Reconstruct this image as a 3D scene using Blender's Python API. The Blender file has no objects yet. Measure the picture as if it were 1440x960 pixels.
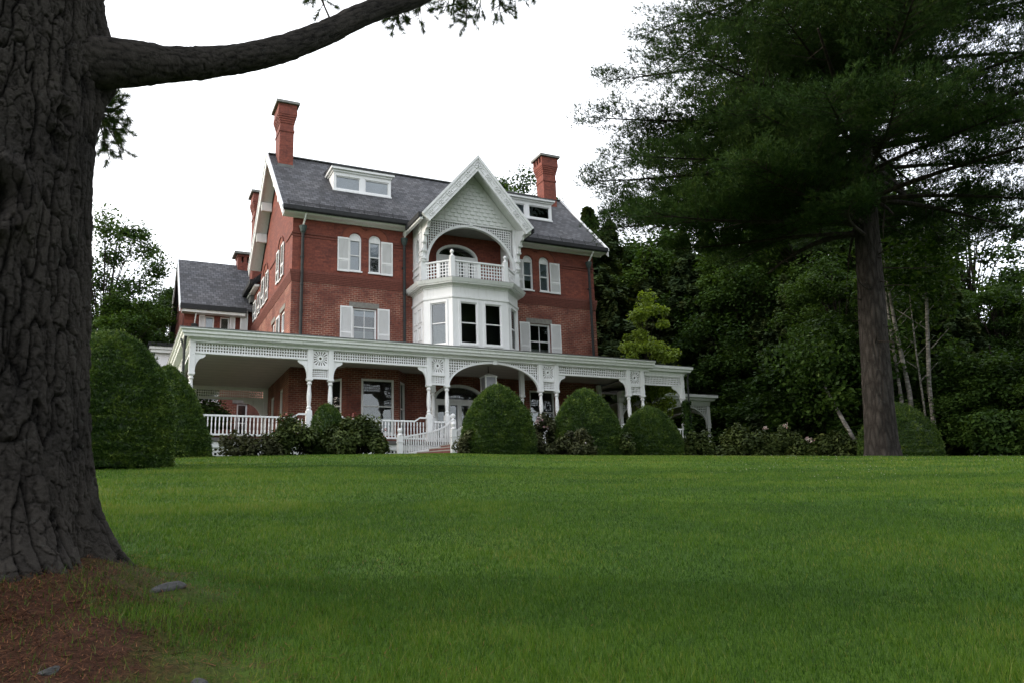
import bpy, bmesh, math, random
import numpy as np
from mathutils import Vector, Matrix
from mathutils.geometry import tessellate_polygon

R = math.radians
SC = bpy.context.scene
COL = SC.collection

# ------------------------------------------------------------------ camera
CAM = Vector((-7.35, -38.872, 1.6))
YAW, PIT, ROL, FPX = 0.45500, 0.23100, -0.0345, 1170.59
_fw = Vector((math.sin(YAW) * math.cos(PIT), math.cos(YAW) * math.cos(PIT), math.sin(PIT)))
_rt = Vector((math.cos(YAW), -math.sin(YAW), 0))
_up = _rt.cross(_fw)
_r2 = math.cos(ROL) * _rt + math.sin(ROL) * _up
_u2 = -math.sin(ROL) * _rt + math.cos(ROL) * _up
camd = bpy.data.cameras.new('camera')
camd.sensor_width = 36.0
camd.lens = FPX / 1440 * 36
camd.clip_start, camd.clip_end = 0.1, 2000
cam = bpy.data.objects.new('camera', camd)
COL.objects.link(cam)
m = Matrix((( _r2.x, _u2.x, -_fw.x, CAM.x), (_r2.y, _u2.y, -_fw.y, CAM.y), (_r2.z, _u2.z, -_fw.z, CAM.z), (0, 0, 0, 1)))
cam.matrix_world = m
SC.camera = cam

# ------------------------------------------------------------------ light
SUN_EL, SUN_AZ = R(24), R(-72)            # azimuth from +Y towards +X; evening sun behind thin cloud, to the left
w = bpy.data.worlds.new('World'); SC.world = w; w.use_nodes = True
nt = w.node_tree; nt.nodes.clear()
out = nt.nodes.new('ShaderNodeOutputWorld')
sky = nt.nodes.new('ShaderNodeTexSky'); sky.sky_type = 'NISHITA'; sky.sun_disc = False
sky.sun_elevation = SUN_EL; sky.sun_rotation = SUN_AZ
sky.air_density = 1.0; sky.dust_density = 3.0; sky.ozone_density = 1.0
b1 = nt.nodes.new('ShaderNodeBackground'); b1.inputs['Strength'].default_value = 0.06
nt.links.new(sky.outputs['Color'], b1.inputs['Color'])
# high thin overcast in front of the blue: a soft cloud layer, a little uneven
tc = nt.nodes.new('ShaderNodeTexCoord')
nz = nt.nodes.new('ShaderNodeTexNoise'); nz.inputs['Scale'].default_value = 1.6; nz.inputs['Detail'].default_value = 4
nt.links.new(tc.outputs['Generated'], nz.inputs['Vector'])
cr = nt.nodes.new('ShaderNodeValToRGB')
cr.color_ramp.elements[0].position = 0.3; cr.color_ramp.elements[0].color = (0.86, 0.90, 0.97, 1)
cr.color_ramp.elements[1].position = 0.75; cr.color_ramp.elements[1].color = (1.0, 0.985, 0.96, 1)
nt.links.new(nz.outputs['Fac'], cr.inputs['Fac'])
b2 = nt.nodes.new('ShaderNodeBackground'); b2.inputs['Strength'].default_value = 1.05
nt.links.new(cr.outputs['Color'], b2.inputs['Color'])
ad = nt.nodes.new('ShaderNodeAddShader')
nt.links.new(b1.outputs[0], ad.inputs[0]); nt.links.new(b2.outputs[0], ad.inputs[1])
nt.links.new(ad.outputs[0], out.inputs['Surface'])

sl = bpy.data.lights.new('sun', 'SUN'); sl.energy = 1.0; sl.angle = R(14); sl.color = (1.0, 0.93, 0.82)
so = bpy.data.objects.new('sun', sl); COL.objects.link(so)
sd = Vector((math.sin(SUN_AZ) * math.cos(SUN_EL), math.cos(SUN_AZ) * math.cos(SUN_EL), math.sin(SUN_EL)))
so.rotation_euler = (-sd).to_track_quat('-Z', 'Y').to_euler()
so.location = (-60, 0, 60)

SC.view_settings.view_transform = 'Standard'
SC.view_settings.look = 'None'
SC.view_settings.exposure = 0.84
SC.view_settings.gamma = 1.0
SC.view_settings.use_curve_mapping = False
SC.render.engine = 'CYCLES'
SC.cycles.use_denoising = True
SC.cycles.max_bounces = 6
SC.cycles.diffuse_bounces = 3
SC.cycles.transparent_max_bounces = 12
SC.cycles.use_adaptive_sampling = True

# ------------------------------------------------------------------ materials
def new_mat(name):
    M = bpy.data.materials.new(name); M.use_nodes = True
    t = M.node_tree; p = t.nodes['Principled BSDF']
    return M, t, p
def N(t, typ, **kw):
    n = t.nodes.new(typ)
    for k, v in kw.items():
        if k in n.inputs: n.inputs[k].default_value = v
        else: setattr(n, k, v)
    return n
def L(t, a, b): t.links.new(a, b)
def ramp(t, fac, stops):
    r = t.nodes.new('ShaderNodeValToRGB')
    e = r.color_ramp.elements
    while len(e) < len(stops): e.new(0.5)
    for i, (p, c) in enumerate(stops):
        e[i].position = p; e[i].color = (*c, 1)
    L(t, fac, r.inputs['Fac'])
    return r.outputs['Color']
def math_n(t, op, a, b=None):
    n = t.nodes.new('ShaderNodeMath'); n.operation = op
    for i, x in enumerate((a, b)):
        if x is None: continue
        if isinstance(x, (int, float)): n.inputs[i].default_value = x
        else: L(t, x, n.inputs[i])
    return n.outputs[0]
def mixc(t, fac, a, b, blend='MIX'):
    n = t.nodes.new('ShaderNodeMix'); n.data_type = 'RGBA'; n.blend_type = blend
    for s, x in ((0, fac), (6, a), (7, b)):
        if isinstance(x, (int, float)): n.inputs[s].default_value = x
        elif isinstance(x, tuple): n.inputs[s].default_value = (*x, 1)
        else: L(t, x, n.inputs[s])
    return n.outputs[2]
def bump(t, p, h, strength, dist=0.02):
    b = N(t, 'ShaderNodeBump'); b.inputs['Strength'].default_value = strength; b.inputs['Distance'].default_value = dist
    L(t, h, b.inputs['Height']); L(t, b.outputs['Normal'], p.inputs['Normal'])
def wall_uv(t, vs=1.0):
    """(distance along the wall, height) from object coordinates, for walls facing any way"""
    tc = N(t, 'ShaderNodeTexCoord'); g = N(t, 'ShaderNodeNewGeometry')
    s = N(t, 'ShaderNodeSeparateXYZ'); L(t, tc.outputs['Object'], s.inputs[0])
    n = N(t, 'ShaderNodeSeparateXYZ'); L(t, g.outputs['True Normal'], n.inputs[0])
    ax = math_n(t, 'ABSOLUTE', n.outputs[0]); ay = math_n(t, 'ABSOLUTE', n.outputs[1])
    side = math_n(t, 'GREATER_THAN', ax, ay)
    u = N(t, 'ShaderNodeMix'); u.data_type = 'FLOAT'
    L(t, side, u.inputs[0]); L(t, s.outputs[0], u.inputs[2]); L(t, s.outputs[1], u.inputs[3])
    c = N(t, 'ShaderNodeCombineXYZ'); L(t, u.outputs[0], c.inputs[0])
    L(t, math_n(t, 'MULTIPLY', s.outputs[2], vs), c.inputs[1])
    return c.outputs[0], s.outputs[2], tc.outputs['Object']

def mat_plain(name, col, rough=0.6, var=0.12, scale=3.0, bmp=0.0, metallic=0.0):
    M, t, p = new_mat(name)
    tc = N(t, 'ShaderNodeTexCoord')
    n1 = N(t, 'ShaderNodeTexNoise', Scale=scale, Detail=6.0)
    L(t, tc.outputs['Object'], n1.inputs['Vector'])
    lo = tuple(c * (1 - var) for c in col); hi = tuple(min(1, c * (1 + var)) for c in col)
    L(t, ramp(t, n1.outputs['Fac'], [(0.3, lo), (0.7, hi)]), p.inputs['Base Color'])
    p.inputs['Roughness'].default_value = rough; p.inputs['Metallic'].default_value = metallic
    if bmp: bump(t, p, n1.outputs['Fac'], bmp)
    return M

def mat_paint(name, col, rough=0.5, grime=0.25):
    M, t, p = new_mat(name)
    tc = N(t, 'ShaderNodeTexCoord')
    n1 = N(t, 'ShaderNodeTexNoise', Scale=1.6, Detail=5.0); L(t, tc.outputs['Object'], n1.inputs['Vector'])
    mp = N(t, 'ShaderNodeMapping'); mp.inputs['Scale'].default_value = (9, 9, 0.9); L(t, tc.outputs['Object'], mp.inputs['Vector'])
    n2 = N(t, 'ShaderNodeTexNoise', Scale=1.0, Detail=5.0, Roughness=0.65); L(t, mp.outputs[0], n2.inputs['Vector'])
    n3 = N(t, 'ShaderNodeTexNoise', Scale=26.0, Detail=3.0); L(t, tc.outputs['Object'], n3.inputs['Vector'])
    c = ramp(t, n1.outputs['Fac'], [(0.3, tuple(x * 0.94 for x in col)), (0.7, col)])
    g = ramp(t, n2.outputs['Fac'], [(0.52, (0, 0, 0)), (0.78, (grime,) * 3)])
    c = mixc(t, g, c, (0.42, 0.41, 0.36))
    c = mixc(t, ramp(t, n3.outputs['Fac'], [(0.66, (0, 0, 0)), (0.75, (grime * 0.8,) * 3)]), c, (0.40, 0.39, 0.35))
    L(t, c, p.inputs['Base Color']); p.inputs['Roughness'].default_value = rough
    bump(t, p, n3.outputs['Fac'], 0.15, 0.01)
    return M
def mat_brick(name, lower=True):
    M, t, p = new_mat(name)
    uv, z, ob = wall_uv(t)
    bt = N(t, 'ShaderNodeTexBrick')
    L(t, uv, bt.inputs['Vector'])
    bt.inputs['Scale'].default_value = 1.0
    bt.inputs['Brick Width'].default_value = 0.27; bt.inputs['Row Height'].default_value = 0.10
    bt.inputs['Mortar Size'].default_value = 0.011; bt.inputs['Mortar Smooth'].default_value = 0.3
    bt.inputs['Bias'].default_value = -0.1
    bt.inputs['Color1'].default_value = (0.215, 0.060, 0.038, 1)
    bt.inputs['Color2'].default_value = (0.132, 0.034, 0.022, 1)
    n1 = N(t, 'ShaderNodeTexNoise', Scale=0.9, Detail=5.0); L(t, ob, n1.inputs['Vector'])
    n2 = N(t, 'ShaderNodeTexNoise', Scale=9.0, Detail=3.0); L(t, ob, n2.inputs['Vector'])
    # the lower storeys have pale open joints, above the belt the joints are brick red
    hi = N(t, 'ShaderNodeMapRange'); L(t, z, hi.inputs[0])
    hi.inputs[1].default_value = 8.75; hi.inputs[2].default_value = 9.0        # object z (world minus 5.2)
    wear = ramp(t, n1.outputs['Fac'], [(0.38, (0.12, 0.12, 0.12)), (0.64, (1, 1, 1))])
    mlow = mixc(t, wear, (0.12, 0.048, 0.035), (0.40, 0.31, 0.24))
    mort = mixc(t, hi.outputs[0], mlow, (0.15, 0.045, 0.032))
    L(t, mort, bt.inputs['Mortar'])
    tint = mixc(t, 1.0, bt.outputs['Color'], ramp(t, n2.outputs['Fac'], [(0.3, (0.72, 0.72, 0.74)), (0.7, (1.22, 1.15, 1.1))]), 'MULTIPLY')
    tint2 = mixc(t, 1.0, tint, ramp(t, n1.outputs['Fac'], [(0.3, (0.78, 0.78, 0.82)), (0.7, (1.18, 1.12, 1.06))]), 'MULTIPLY')
    L(t, tint2, p.inputs['Base Color'])
    p.inputs['Roughness'].default_value = 0.85
    bump(t, p, bt.outputs['Fac'], -0.5, 0.012)
    return M

def mat_slate(name, base=(0.060, 0.061, 0.067)):
    M, t, p = new_mat(name)
    uv, z, ob = wall_uv(t, 1.42)
    bt = N(t, 'ShaderNodeTexBrick'); L(t, uv, bt.inputs['Vector'])
    bt.inputs['Scale'].default_value = 1.0
    bt.inputs['Brick Width'].default_value = 0.30; bt.inputs['Row Height'].default_value = 0.27
    bt.inputs['Mortar Size'].default_value = 0.022; bt.inputs['Mortar Smooth'].default_value = 0.5; bt.inputs['Bias'].default_value = 0.0
    bt.inputs['Color1'].default_value = (*[c * 1.55 for c in base], 1)
    bt.inputs['Color2'].default_value = (*[c * 0.60 for c in base], 1)
    bt.inputs['Mortar'].default_value = (0.020, 0.020, 0.022, 1)
    n1 = N(t, 'ShaderNodeTexNoise', Scale=0.7, Detail=7.0, Roughness=0.65); L(t, ob, n1.inputs['Vector'])
    n2 = N(t, 'ShaderNodeTexNoise', Scale=14.0, Detail=2.0); L(t, ob, n2.inputs['Vector'])
    c = mixc(t, 1.0, bt.outputs['Color'], ramp(t, n1.outputs['Fac'], [(0.3, (0.78, 0.8, 0.84)), (0.7, (1.25, 1.2, 1.15))]), 'MULTIPLY')
    c = mixc(t, 1.0, c, ramp(t, n2.outputs['Fac'], [(0.3, (0.8, 0.8, 0.8)), (0.7, (1.2, 1.2, 1.2))]), 'MULTIPLY')
    L(t, c, p.inputs['Base Color']); p.inputs['Roughness'].default_value = 0.72; p.inputs['Specular IOR Level'].default_value = 0.3
    bump(t, p, bt.outputs['Fac'], -0.6, 0.02)
    return M

def mat_leaf(name, cols, trans=0.25, rough=0.55, spec=0.25):
    """foliage: colour by the per-vertex 'tint' number (a leaf's own shade), with some light passing through"""
    M, t, p = new_mat(name)
    a = N(t, 'ShaderNodeAttribute'); a.attribute_name = 'tint'
    c = ramp(t, a.outputs['Fac'], [(i / (len(cols) - 1), q) for i, q in enumerate(cols)])
    L(t, c, p.inputs['Base Color']); p.inputs['Roughness'].default_value = rough
    p.inputs['Specular IOR Level'].default_value = spec
    tr = N(t, 'ShaderNodeBsdfTranslucent'); L(t, mixc(t, 1.0, c, (1.3, 1.25, 0.6), 'MULTIPLY'), tr.inputs['Color'])
    mx = N(t, 'ShaderNodeMixShader'); mx.inputs[0].default_value = trans
    L(t, p.outputs[0], mx.inputs[1]); L(t, tr.outputs[0], mx.inputs[2])
    L(t, mx.outputs[0], t.nodes['Material Output'].inputs['Surface'])
    return M

def mat_glass(name):
    M, t, p = new_mat(name)
    fr = N(t, 'ShaderNodeFresnel'); fr.inputs['IOR'].default_value = 1.75
    tr = N(t, 'ShaderNodeBsdfTransparent'); tr.inputs['Color'].default_value = (0.82, 0.86, 0.87, 1)
    gl = N(t, 'ShaderNodeBsdfGlossy'); gl.inputs['Roughness'].default_value = 0.02
    n1 = N(t, 'ShaderNodeTexNoise', Scale=1.3, Detail=2.0)
    tc = N(t, 'ShaderNodeTexCoord'); L(t, tc.outputs['Object'], n1.inputs['Vector'])
    b = N(t, 'ShaderNodeBump'); b.inputs['Strength'].default_value = 0.12; b.inputs['Distance'].default_value = 0.05
    L(t, n1.outputs['Fac'], b.inputs['Height']); L(t, b.outputs[0], gl.inputs['Normal'])
    mx = N(t, 'ShaderNodeMixShader'); L(t, fr.outputs[0], mx.inputs[0]); L(t, tr.outputs[0], mx.inputs[1]); L(t, gl.outputs[0], mx.inputs[2])
    L(t, mx.outputs[0], t.nodes['Material Output'].inputs['Surface'])
    return M

def mat_planks(name, col):
    M, t, p = new_mat(name)
    tc = N(t, 'ShaderNodeTexCoord'); s = N(t, 'ShaderNodeSeparateXYZ'); L(t, tc.outputs['Object'], s.inputs[0])
    f = math_n(t, 'FRACT', math_n(t, 'MULTIPLY', s.outputs[1], 1.6))
    g = math_n(t, 'LESS_THAN', f, 0.06)
    n1 = N(t, 'ShaderNodeTexNoise', Scale=2.0, Detail=5.0); L(t, tc.outputs['Object'], n1.inputs['Vector'])
    c = mixc(t, 1.0, ramp(t, n1.outputs['Fac'], [(0.3, tuple(x * 0.88 for x in col)), (0.7, col)]), mixc(t, g, (1, 1, 1), (0.6, 0.6, 0.6)), 'MULTIPLY')
    L(t, c, p.inputs['Base Color']); p.inputs['Roughness'].default_value = 0.6
    return M

MT = {}
MT['brick'] = mat_brick('red_brick')
MT['brick_dark'] = mat_plain('dark_brick', (0.140, 0.041, 0.028), 0.85, 0.2, 12, 0.2)
MT['brick_orange'] = mat_plain('rubbed_brick', (0.215, 0.062, 0.036), 0.85, 0.15, 14, 0.2)
MT['slate'] = mat_slate('slate')
MT['ceiling_dark'] = mat_plain('grey_ceiling', (0.26, 0.255, 0.24), 0.7)
MT['white'] = mat_paint('white_paint', (0.83, 0.83, 0.83), 0.5, 0.35)
MT['white_soft'] = mat_paint('trim_paint', (0.78, 0.79, 0.77), 0.55, 0.45)
MT['shutter'] = mat_paint('shutter_paint', (0.80, 0.795, 0.79), 0.5, 0.3)
MT['black'] = mat_plain('black_metal', (0.010, 0.011, 0.012), 0.75, 0.5, 6)
MT['pipe'] = mat_plain('lead_pipe', (0.018, 0.020, 0.020), 0.75, 0.35, 5)
MT['verdigris'] = mat_plain('verdigris_lead', (0.035, 0.055, 0.05), 0.6, 0.3, 8)
MT['stone'] = mat_plain('grey_stone', (0.20, 0.19, 0.17), 0.85, 0.18, 8, 0.25)
MT['capstone'] = mat_plain('chimney_capstone', (0.19, 0.19, 0.175), 0.85, 0.25, 7, 0.3)
MT['glass'] = mat_glass('window_glass')
MT['blind'] = mat_plain('window_blind', (0.60, 0.60, 0.68), 0.8, 0.08, 2)
MT['curtain'] = mat_plain('net_curtain', (0.36, 0.36, 0.34), 0.9, 0.12, 3)
MT['dark'] = mat_plain('painted_shade', (0.018, 0.017, 0.016), 0.9, 0.3, 1.5)  # near-black standing in for the shade of unlit rooms and the underfloor
MT['ceiling'] = mat_planks('ceiling_boards', (0.50, 0.465, 0.41))
MT['floor'] = mat_planks('porch_boards', (0.10, 0.095, 0.09))
MT['lead'] = mat_plain('lead_roofing', (0.11, 0.115, 0.11), 0.6, 0.25, 4)
MT['stair'] = mat_plain('red_stair_paint', (0.19, 0.06, 0.045), 0.7, 0.2, 5)
MT['tread'] = mat_plain('worn_tread', (0.34, 0.31, 0.26), 0.75, 0.15, 6)

# ------------------------------------------------------------------ mesh builder
O = Vector((0, 0, 5.2))                     # the house's own origin
class MB:
    def __init__(s): s.v = []; s.f = []
    def add(s, vs, fs):
        k = len(s.v); s.v += [tuple(q) for q in vs]; s.f += [tuple(i + k for i in f) for f in fs]; return s
    def box(s, x0, x1, y0, y1, z0, z1):
        return s.hexa([(x0, y0, z0), (x1, y0, z0), (x1, y1, z0), (x0, y1, z0)], [(x0, y0, z1), (x1, y0, z1), (x1, y1, z1), (x0, y1, z1)])
    def hexa(s, b, t):
        return s.add(list(b) + list(t), [(0, 3, 2, 1), (4, 5, 6, 7), (0, 1, 5, 4), (1, 2, 6, 5), (2, 3, 7, 6), (3, 0, 4, 7)])
    def prism(s, poly, off):
        n = len(poly); off = Vector(off); a = [Vector(q) for q in poly]; b = [q + off for q in a]
        return s.add(a + b, [tuple(range(n))[::-1], tuple(range(n, 2 * n))] + [(i, (i + 1) % n, n + (i + 1) % n, n + i) for i in range(n)])
    def bar(s, p0, p1, wd, ht, up=(0, 0, 1)):
        p0 = Vector(p0); p1 = Vector(p1); d = (p1 - p0).normalized(); up = Vector(up)
        sd = d.cross(up).normalized(); u = sd.cross(d).normalized()
        q = [sd * (a * wd / 2) + u * (b * ht / 2) for a, b in ((-1, -1), (1, -1), (1, 1), (-1, 1))]
        return s.hexa([p0 + e for e in q], [p1 + e for e in q])
    def tube(s, pts, rad, n=8, cap=True):
        pts = [Vector(p) for p in pts]
        if not hasattr(rad, '__len__'): rad = [rad] * len(pts)
        rings = []
        ref = Vector((0.31, 0.17, 0.93)); k0 = len(s.v)
        for i, p in enumerate(pts):
            d = (pts[min(i + 1, len(pts) - 1)] - pts[max(i - 1, 0)]).normalized()
            if i == 0 and abs(d.dot(ref)) > 0.9: ref = Vector((0.9, 0.3, 0.1))
            a = d.cross(ref).normalized(); b = d.cross(a).normalized()
            for k in range(n):
                t = 2 * math.pi * k / n
                s.v.append(tuple(p + (a * math.cos(t) + b * math.sin(t)) * rad[i]))
        for i in range(len(pts) - 1):
            for k in range(n):
                a0 = k0 + i * n + k; a1 = k0 + i * n + (k + 1) % n
                s.f.append((a0, a1, a1 + n, a0 + n))
        if cap:
            s.f.append(tuple(k0 + k for k in range(n))[::-1]); s.f.append(tuple(k0 + (len(pts) - 1) * n + k for k in range(n)))
        return s
    def lathe(s, cx, cy, prof, n=12, rot=0):
        k0 = len(s.v)
        for r, z in prof:
            for k in range(n):
                t = 2 * math.pi * k / n + rot
                s.v.append((cx + r * math.cos(t), cy + r * math.sin(t), z))
        for i in range(len(prof) - 1):
            for k in range(n):
                a0 = k0 + i * n + k; a1 = k0 + i * n + (k + 1) % n
                s.f.append((a0, a1, a1 + n, a0 + n))
        s.f.append(tuple(k0 + k for k in range(n))[::-1]); s.f.append(tuple(k0 + (len(prof) - 1) * n + k for k in range(n)))
        return s
    def holed(s, F, outer, holes, d0, d1):
        """a board in frame F, between depths d0 (outer face) and d1, with openings cut through"""
        loops = [[Vector((u, z, 0)) for u, z in lp] for lp in [outer] + holes]
        flat = [(q.x, q.y) for lp in loops for q in lp]
        tri = tessellate_polygon(loops)
        n = len(flat)
        vs = [F.P(u, z, d0) for u, z in flat] + [F.P(u, z, d1) for u, z in flat]
        fs = [tuple(t) for t in tri] + [tuple(i + n for i in t)[::-1] for t in tri]
        k = 0
        for lp in loops:
            m_ = len(lp)
            for i in range(m_):
                a, b = k + i, k + (i + 1) % m_
                fs.append((a, b, b + n, a + n))
            k += m_
        return s.add(vs, fs)
    def fbox(s, F, u0, u1, z0, z1, d0, d1):
        return s.hexa([F.P(u0, z0, d0), F.P(u1, z0, d0), F.P(u1, z0, d1), F.P(u0, z0, d1)], [F.P(u0, z1, d0), F.P(u1, z1, d0), F.P(u1, z1, d1), F.P(u0, z1, d1)])
    def fprism(s, F, poly, d0, d1):
        a = [F.P(u, z, d0) for u, z in poly]
        return s.prism(a, F.P(0, 0, d1) - F.P(0, 0, d0))
    def build(s, name, mat, parent=None, origin=None, smooth=False, label=None):
        org = O if origin is None else Vector(origin)
        me = bpy.data.meshes.new(name)
        me.from_pydata([tuple(Vector(v) - org) for v in s.v], [], s.f)
        bm = bmesh.new(); bm.from_mesh(me); bmesh.ops.recalc_face_normals(bm, faces=bm.faces); bm.to_mesh(me); bm.free()
        if smooth:
            me.polygons.foreach_set('use_smooth', [True] * len(me.polygons))
        me.materials.append(MT[mat] if isinstance(mat, str) else mat)
        o = bpy.data.objects.new(name, me); COL.objects.link(o)
        if parent is not None: o.parent = parent
        else: o.location = org
        if label: o['label'] = label
        return o
class Frame:
    def __init__(s, p0, p1):
        s.p = Vector((p0[0], p0[1], 0)); d = Vector((p1[0] - p0[0], p1[1] - p0[1], 0)); s.len = d.length
        s.u = d.normalized(); s.n = Vector((s.u.y, -s.u.x, 0))
    def P(s, u, z, d): return s.p + s.u * u + s.n * d + Vector((0, 0, z))

def empty(name, loc, label, cat, group=None, rz=0, kind=None):
    o = bpy.data.objects.new(name, None); COL.objects.link(o); o.location = loc; o.rotation_euler = (0, 0, rz)
    o.empty_display_size = 0.3
    tag(o, label, cat, group, kind); return o
def tag(o, label=None, cat=None, group=None, kind=None):
    if label: o['label'] = label
    if cat: o['category'] = cat
    if group: o['group'] = group
    if kind: o['kind'] = kind
    return o
def link_copy(o, parent=None, loc=None, rz=None, scale=None):
    c = o.copy(); COL.objects.link(c)
    if parent is not None: c.parent = parent
    if loc is not None: c.location = loc
    if rz is not None: c.rotation_euler = (0, 0, rz)
    if scale is not None: c.scale = (scale,) * 3 if not hasattr(scale, '__len__') else scale
    for ch in list(o.children): link_copy(ch, c)
    return c
def fast_mesh(name, verts, faces_n, mat, tint=None, parent=None, loc=None, smooth=False):
    """verts: (N,3) array; every face uses faces_n consecutive vertices"""
    verts = np.asarray(verts, dtype=np.float32); n = len(verts); nf = n // faces_n
    me = bpy.data.meshes.new(name)
    me.vertices.add(n); me.vertices.foreach_set('co', verts.ravel())
    me.loops.add(n); me.loops.foreach_set('vertex_index', np.arange(n, dtype=np.int32))
    me.polygons.add(nf)
    me.polygons.foreach_set('loop_start', np.arange(0, n, faces_n, dtype=np.int32))
    if tint is not None:
        at = me.attributes.new('tint', 'FLOAT', 'POINT'); at.data.foreach_set('value', np.asarray(tint, dtype=np.float32))
    me.update(calc_edges=True)
    me.materials.append(mat)
    o = bpy.data.objects.new(name, me); COL.objects.link(o)
    if parent is not None: o.parent = parent
    if loc is not None: o.location = loc
    return o
# ================================================================== the house
house = empty('brick_house', O, 'large red brick mansion with grey slate roof, white gabled balcony and long white veranda', 'house')
FRONT = Frame((0, 0), (17, 0))
SIDE = Frame((0, 13.0), (0, 0))                 # u runs from back to front: u = 13 - y
def arch_poly(u0, u1, z0, zs, n=12, rise=None):
    c = (u0 + u1) / 2; r = (u1 - u0) / 2; h = r if rise is None else rise
    return [(u0, z0), (u1, z0)] + [(c + r * math.cos(math.pi * k / n), zs + h * math.sin(math.pi * k / n)) for k in range(n + 1)]
def rect(u0, u1, z0, z1): return [(u0, z0), (u1, z0), (u1, z1), (u0, z1)]

# ---- openings
A3 = [(2.79, 3.42), (3.80, 4.43), (12.50, 13.10), (13.50, 14.12)]      # arched third floor
S3 = 16.44
R2 = [(3.00, 4.22), (12.75, 14.02)]                                     # second floor
BDOOR = (7.42, 9.78)
EDOOR = (7.15, 10.0)
holes = [arch_poly(a, b, 14.74, S3) for a, b in A3] + [rect(a, b, 10.95, 12.86) for a, b in R2]
holes.append(arch_poly(*BDOOR, 14.05, 16.10, 14, 0.72))
holes.append(arch_poly(*EDOOR, 5.82, 8.45, 14, 0.86))
holes.append(rect(12.6, 14.1, 6.9, 9.2))
wl = MB()
wl.holed(FRONT, rect(0, 17, 4.4, 17.32), holes, 0, -0.32)
# gable side: u = 13 - y
AS = [(13 - 3.38, 13 - 2.64), (13 - 7.84, 13 - 7.23), (13 - 11.3, 13 - 10.72)]     # arched side windows, second one paired
AS = [(9.66, 10.34), (5.12, 5.77), (2.36, 3.00)]
RS = [(13 - 2.6, 13 - 1.55), (13 - 5.05, 13 - 4.2)]
sh = [arch_poly(a, b, 14.85, 16.45) for a, b in AS[:2]] + [arch_poly(AS[2][0], AS[2][1], 14.7, 15.9)] + [rect(a, b, 11.0, 12.95) for a, b in RS] + [rect(8.2, 9.3, 6.6, 9.0), rect(10.6, 11.6, 6.6, 9.0)]
# raised so the front corner is closed by the front wall's thickness
wl.holed(SIDE, [(0, 4.4), (12.68, 4.4), (12.68, 17.55), (8.5, 21.6), (3.7, 17.0), (3.7, 16.45), (0, 16.45)], sh, 0, -0.32)
wl.box(16.68, 17.0, 0.32, 9.6, 4.4, 17.3)
wl.prism([(16.68, 0.3, 17.3), (16.68, 9.3, 17.3), (16.68, 4.5, 21.9)], (0.32, 0, 0))
wl.box(0.32, 16.68, 9.28, 9.6, 4.4, 17.3)
wl.build('brick_wall', 'brick', house)
MB().box(0.9, 16.4, 1.5, 9.0, 4.6, 17.0).box(0.9, 8, 9.0, 12.6, 4.6, 15.6).build('room_shade_block', 'dark', house)  # solid dark blocks behind the windows, room shade put into their colour

# ---- belts, string courses, corner details
b = MB()
b.box(-0.10, 17.10, -0.10, 0, 14.36, 14.50).box(-0.10, 0, 0, 12.0, 14.36, 14.50)
b.build('stone_belt_course', MT['brick_dark'], house)
b = MB()
for i in range(5):
    d = 0.085 - i * 0.015; z1 = 14.36 - i * 0.085
    b.box(-d, 17 + d, -d, -0.001, z1 - 0.083, z1).box(-d, -0.001, 0, 12.0, z1 - 0.083, z1)
b.build('corbelled_belt', 'brick_dark', house)
def seg(u0, u1):
    b.box(u0, u1, -0.045, -0.001, 16.36, 16.44); b.box(u0, u1, -0.03, -0.001, 16.22, 16.30)
for u0, u1 in ((-0.03, 2.18), (5.08, 6.0), (14.82, 17.03)):
    b = MB(); seg(u0, u1); b.build('string_course', 'brick_dark', house)
for y0, y1 in ((0, 1.5), (4.4, 6.1)): MB().box(-0.045, -0.001, y0, y1, 16.36, 16.44).build('string_course', 'brick_dark', house)
# arched brick hoods over the paired windows
def hood(F, c, r0, r1, r2, zs, lo, hi, dpt=0.02):
    vo = MB(); ho = MB()
    def ring(mb, ra, rb, d):
        n = 18
        for k in range(n):
            t0, t1 = math.pi * k / n, math.pi * (k + 1) / n
            pts = [(c + ra * math.cos(t0), zs + ra * math.sin(t0)), (c + rb * math.cos(t0), zs + rb * math.sin(t0)), (c + rb * math.cos(t1), zs + rb * math.sin(t1)), (c + ra * math.cos(t1), zs + ra * math.sin(t1))]
            mx = sum(p[0] for p in pts) / 4
            if mx < lo or mx > hi: continue
            mb.fprism(F, [(min(max(u, lo), hi), z) for u, z in pts], -0.05, d)
    ring(vo, r0, r1, dpt); ring(ho, r1, r2, 0.065)
    vo.build('arch_voussoirs', 'brick_orange', house); ho.build('arch_hood', 'brick_dark', house)
for i, (a, c) in enumerate(A3):
    mid = (A3[i - i % 2][1] + A3[i - i % 2 + 1][0]) / 2
    hood(FRONT, (a + c) / 2, (c - a) / 2 + 0.03, 0.68, 0.77, S3, mid if i % 2 else -9, 99 if i % 2 else mid)
for a, c in AS[:2]: hood(SIDE, (a + c) / 2, (c - a) / 2 + 0.03, 0.68, 0.77, 16.45, -9, 99)
for a, c in R2: MB().fbox(FRONT, a - 0.18, c + 0.12, 12.87, 13.15, -0.1, 0.025).build('stone_lintel', 'stone', house)
for a, c in RS: MB().fbox(SIDE, a - 0.15, c + 0.15, 12.96, 13.2, -0.1, 0.025).build('stone_lintel', 'stone', house)

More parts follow.
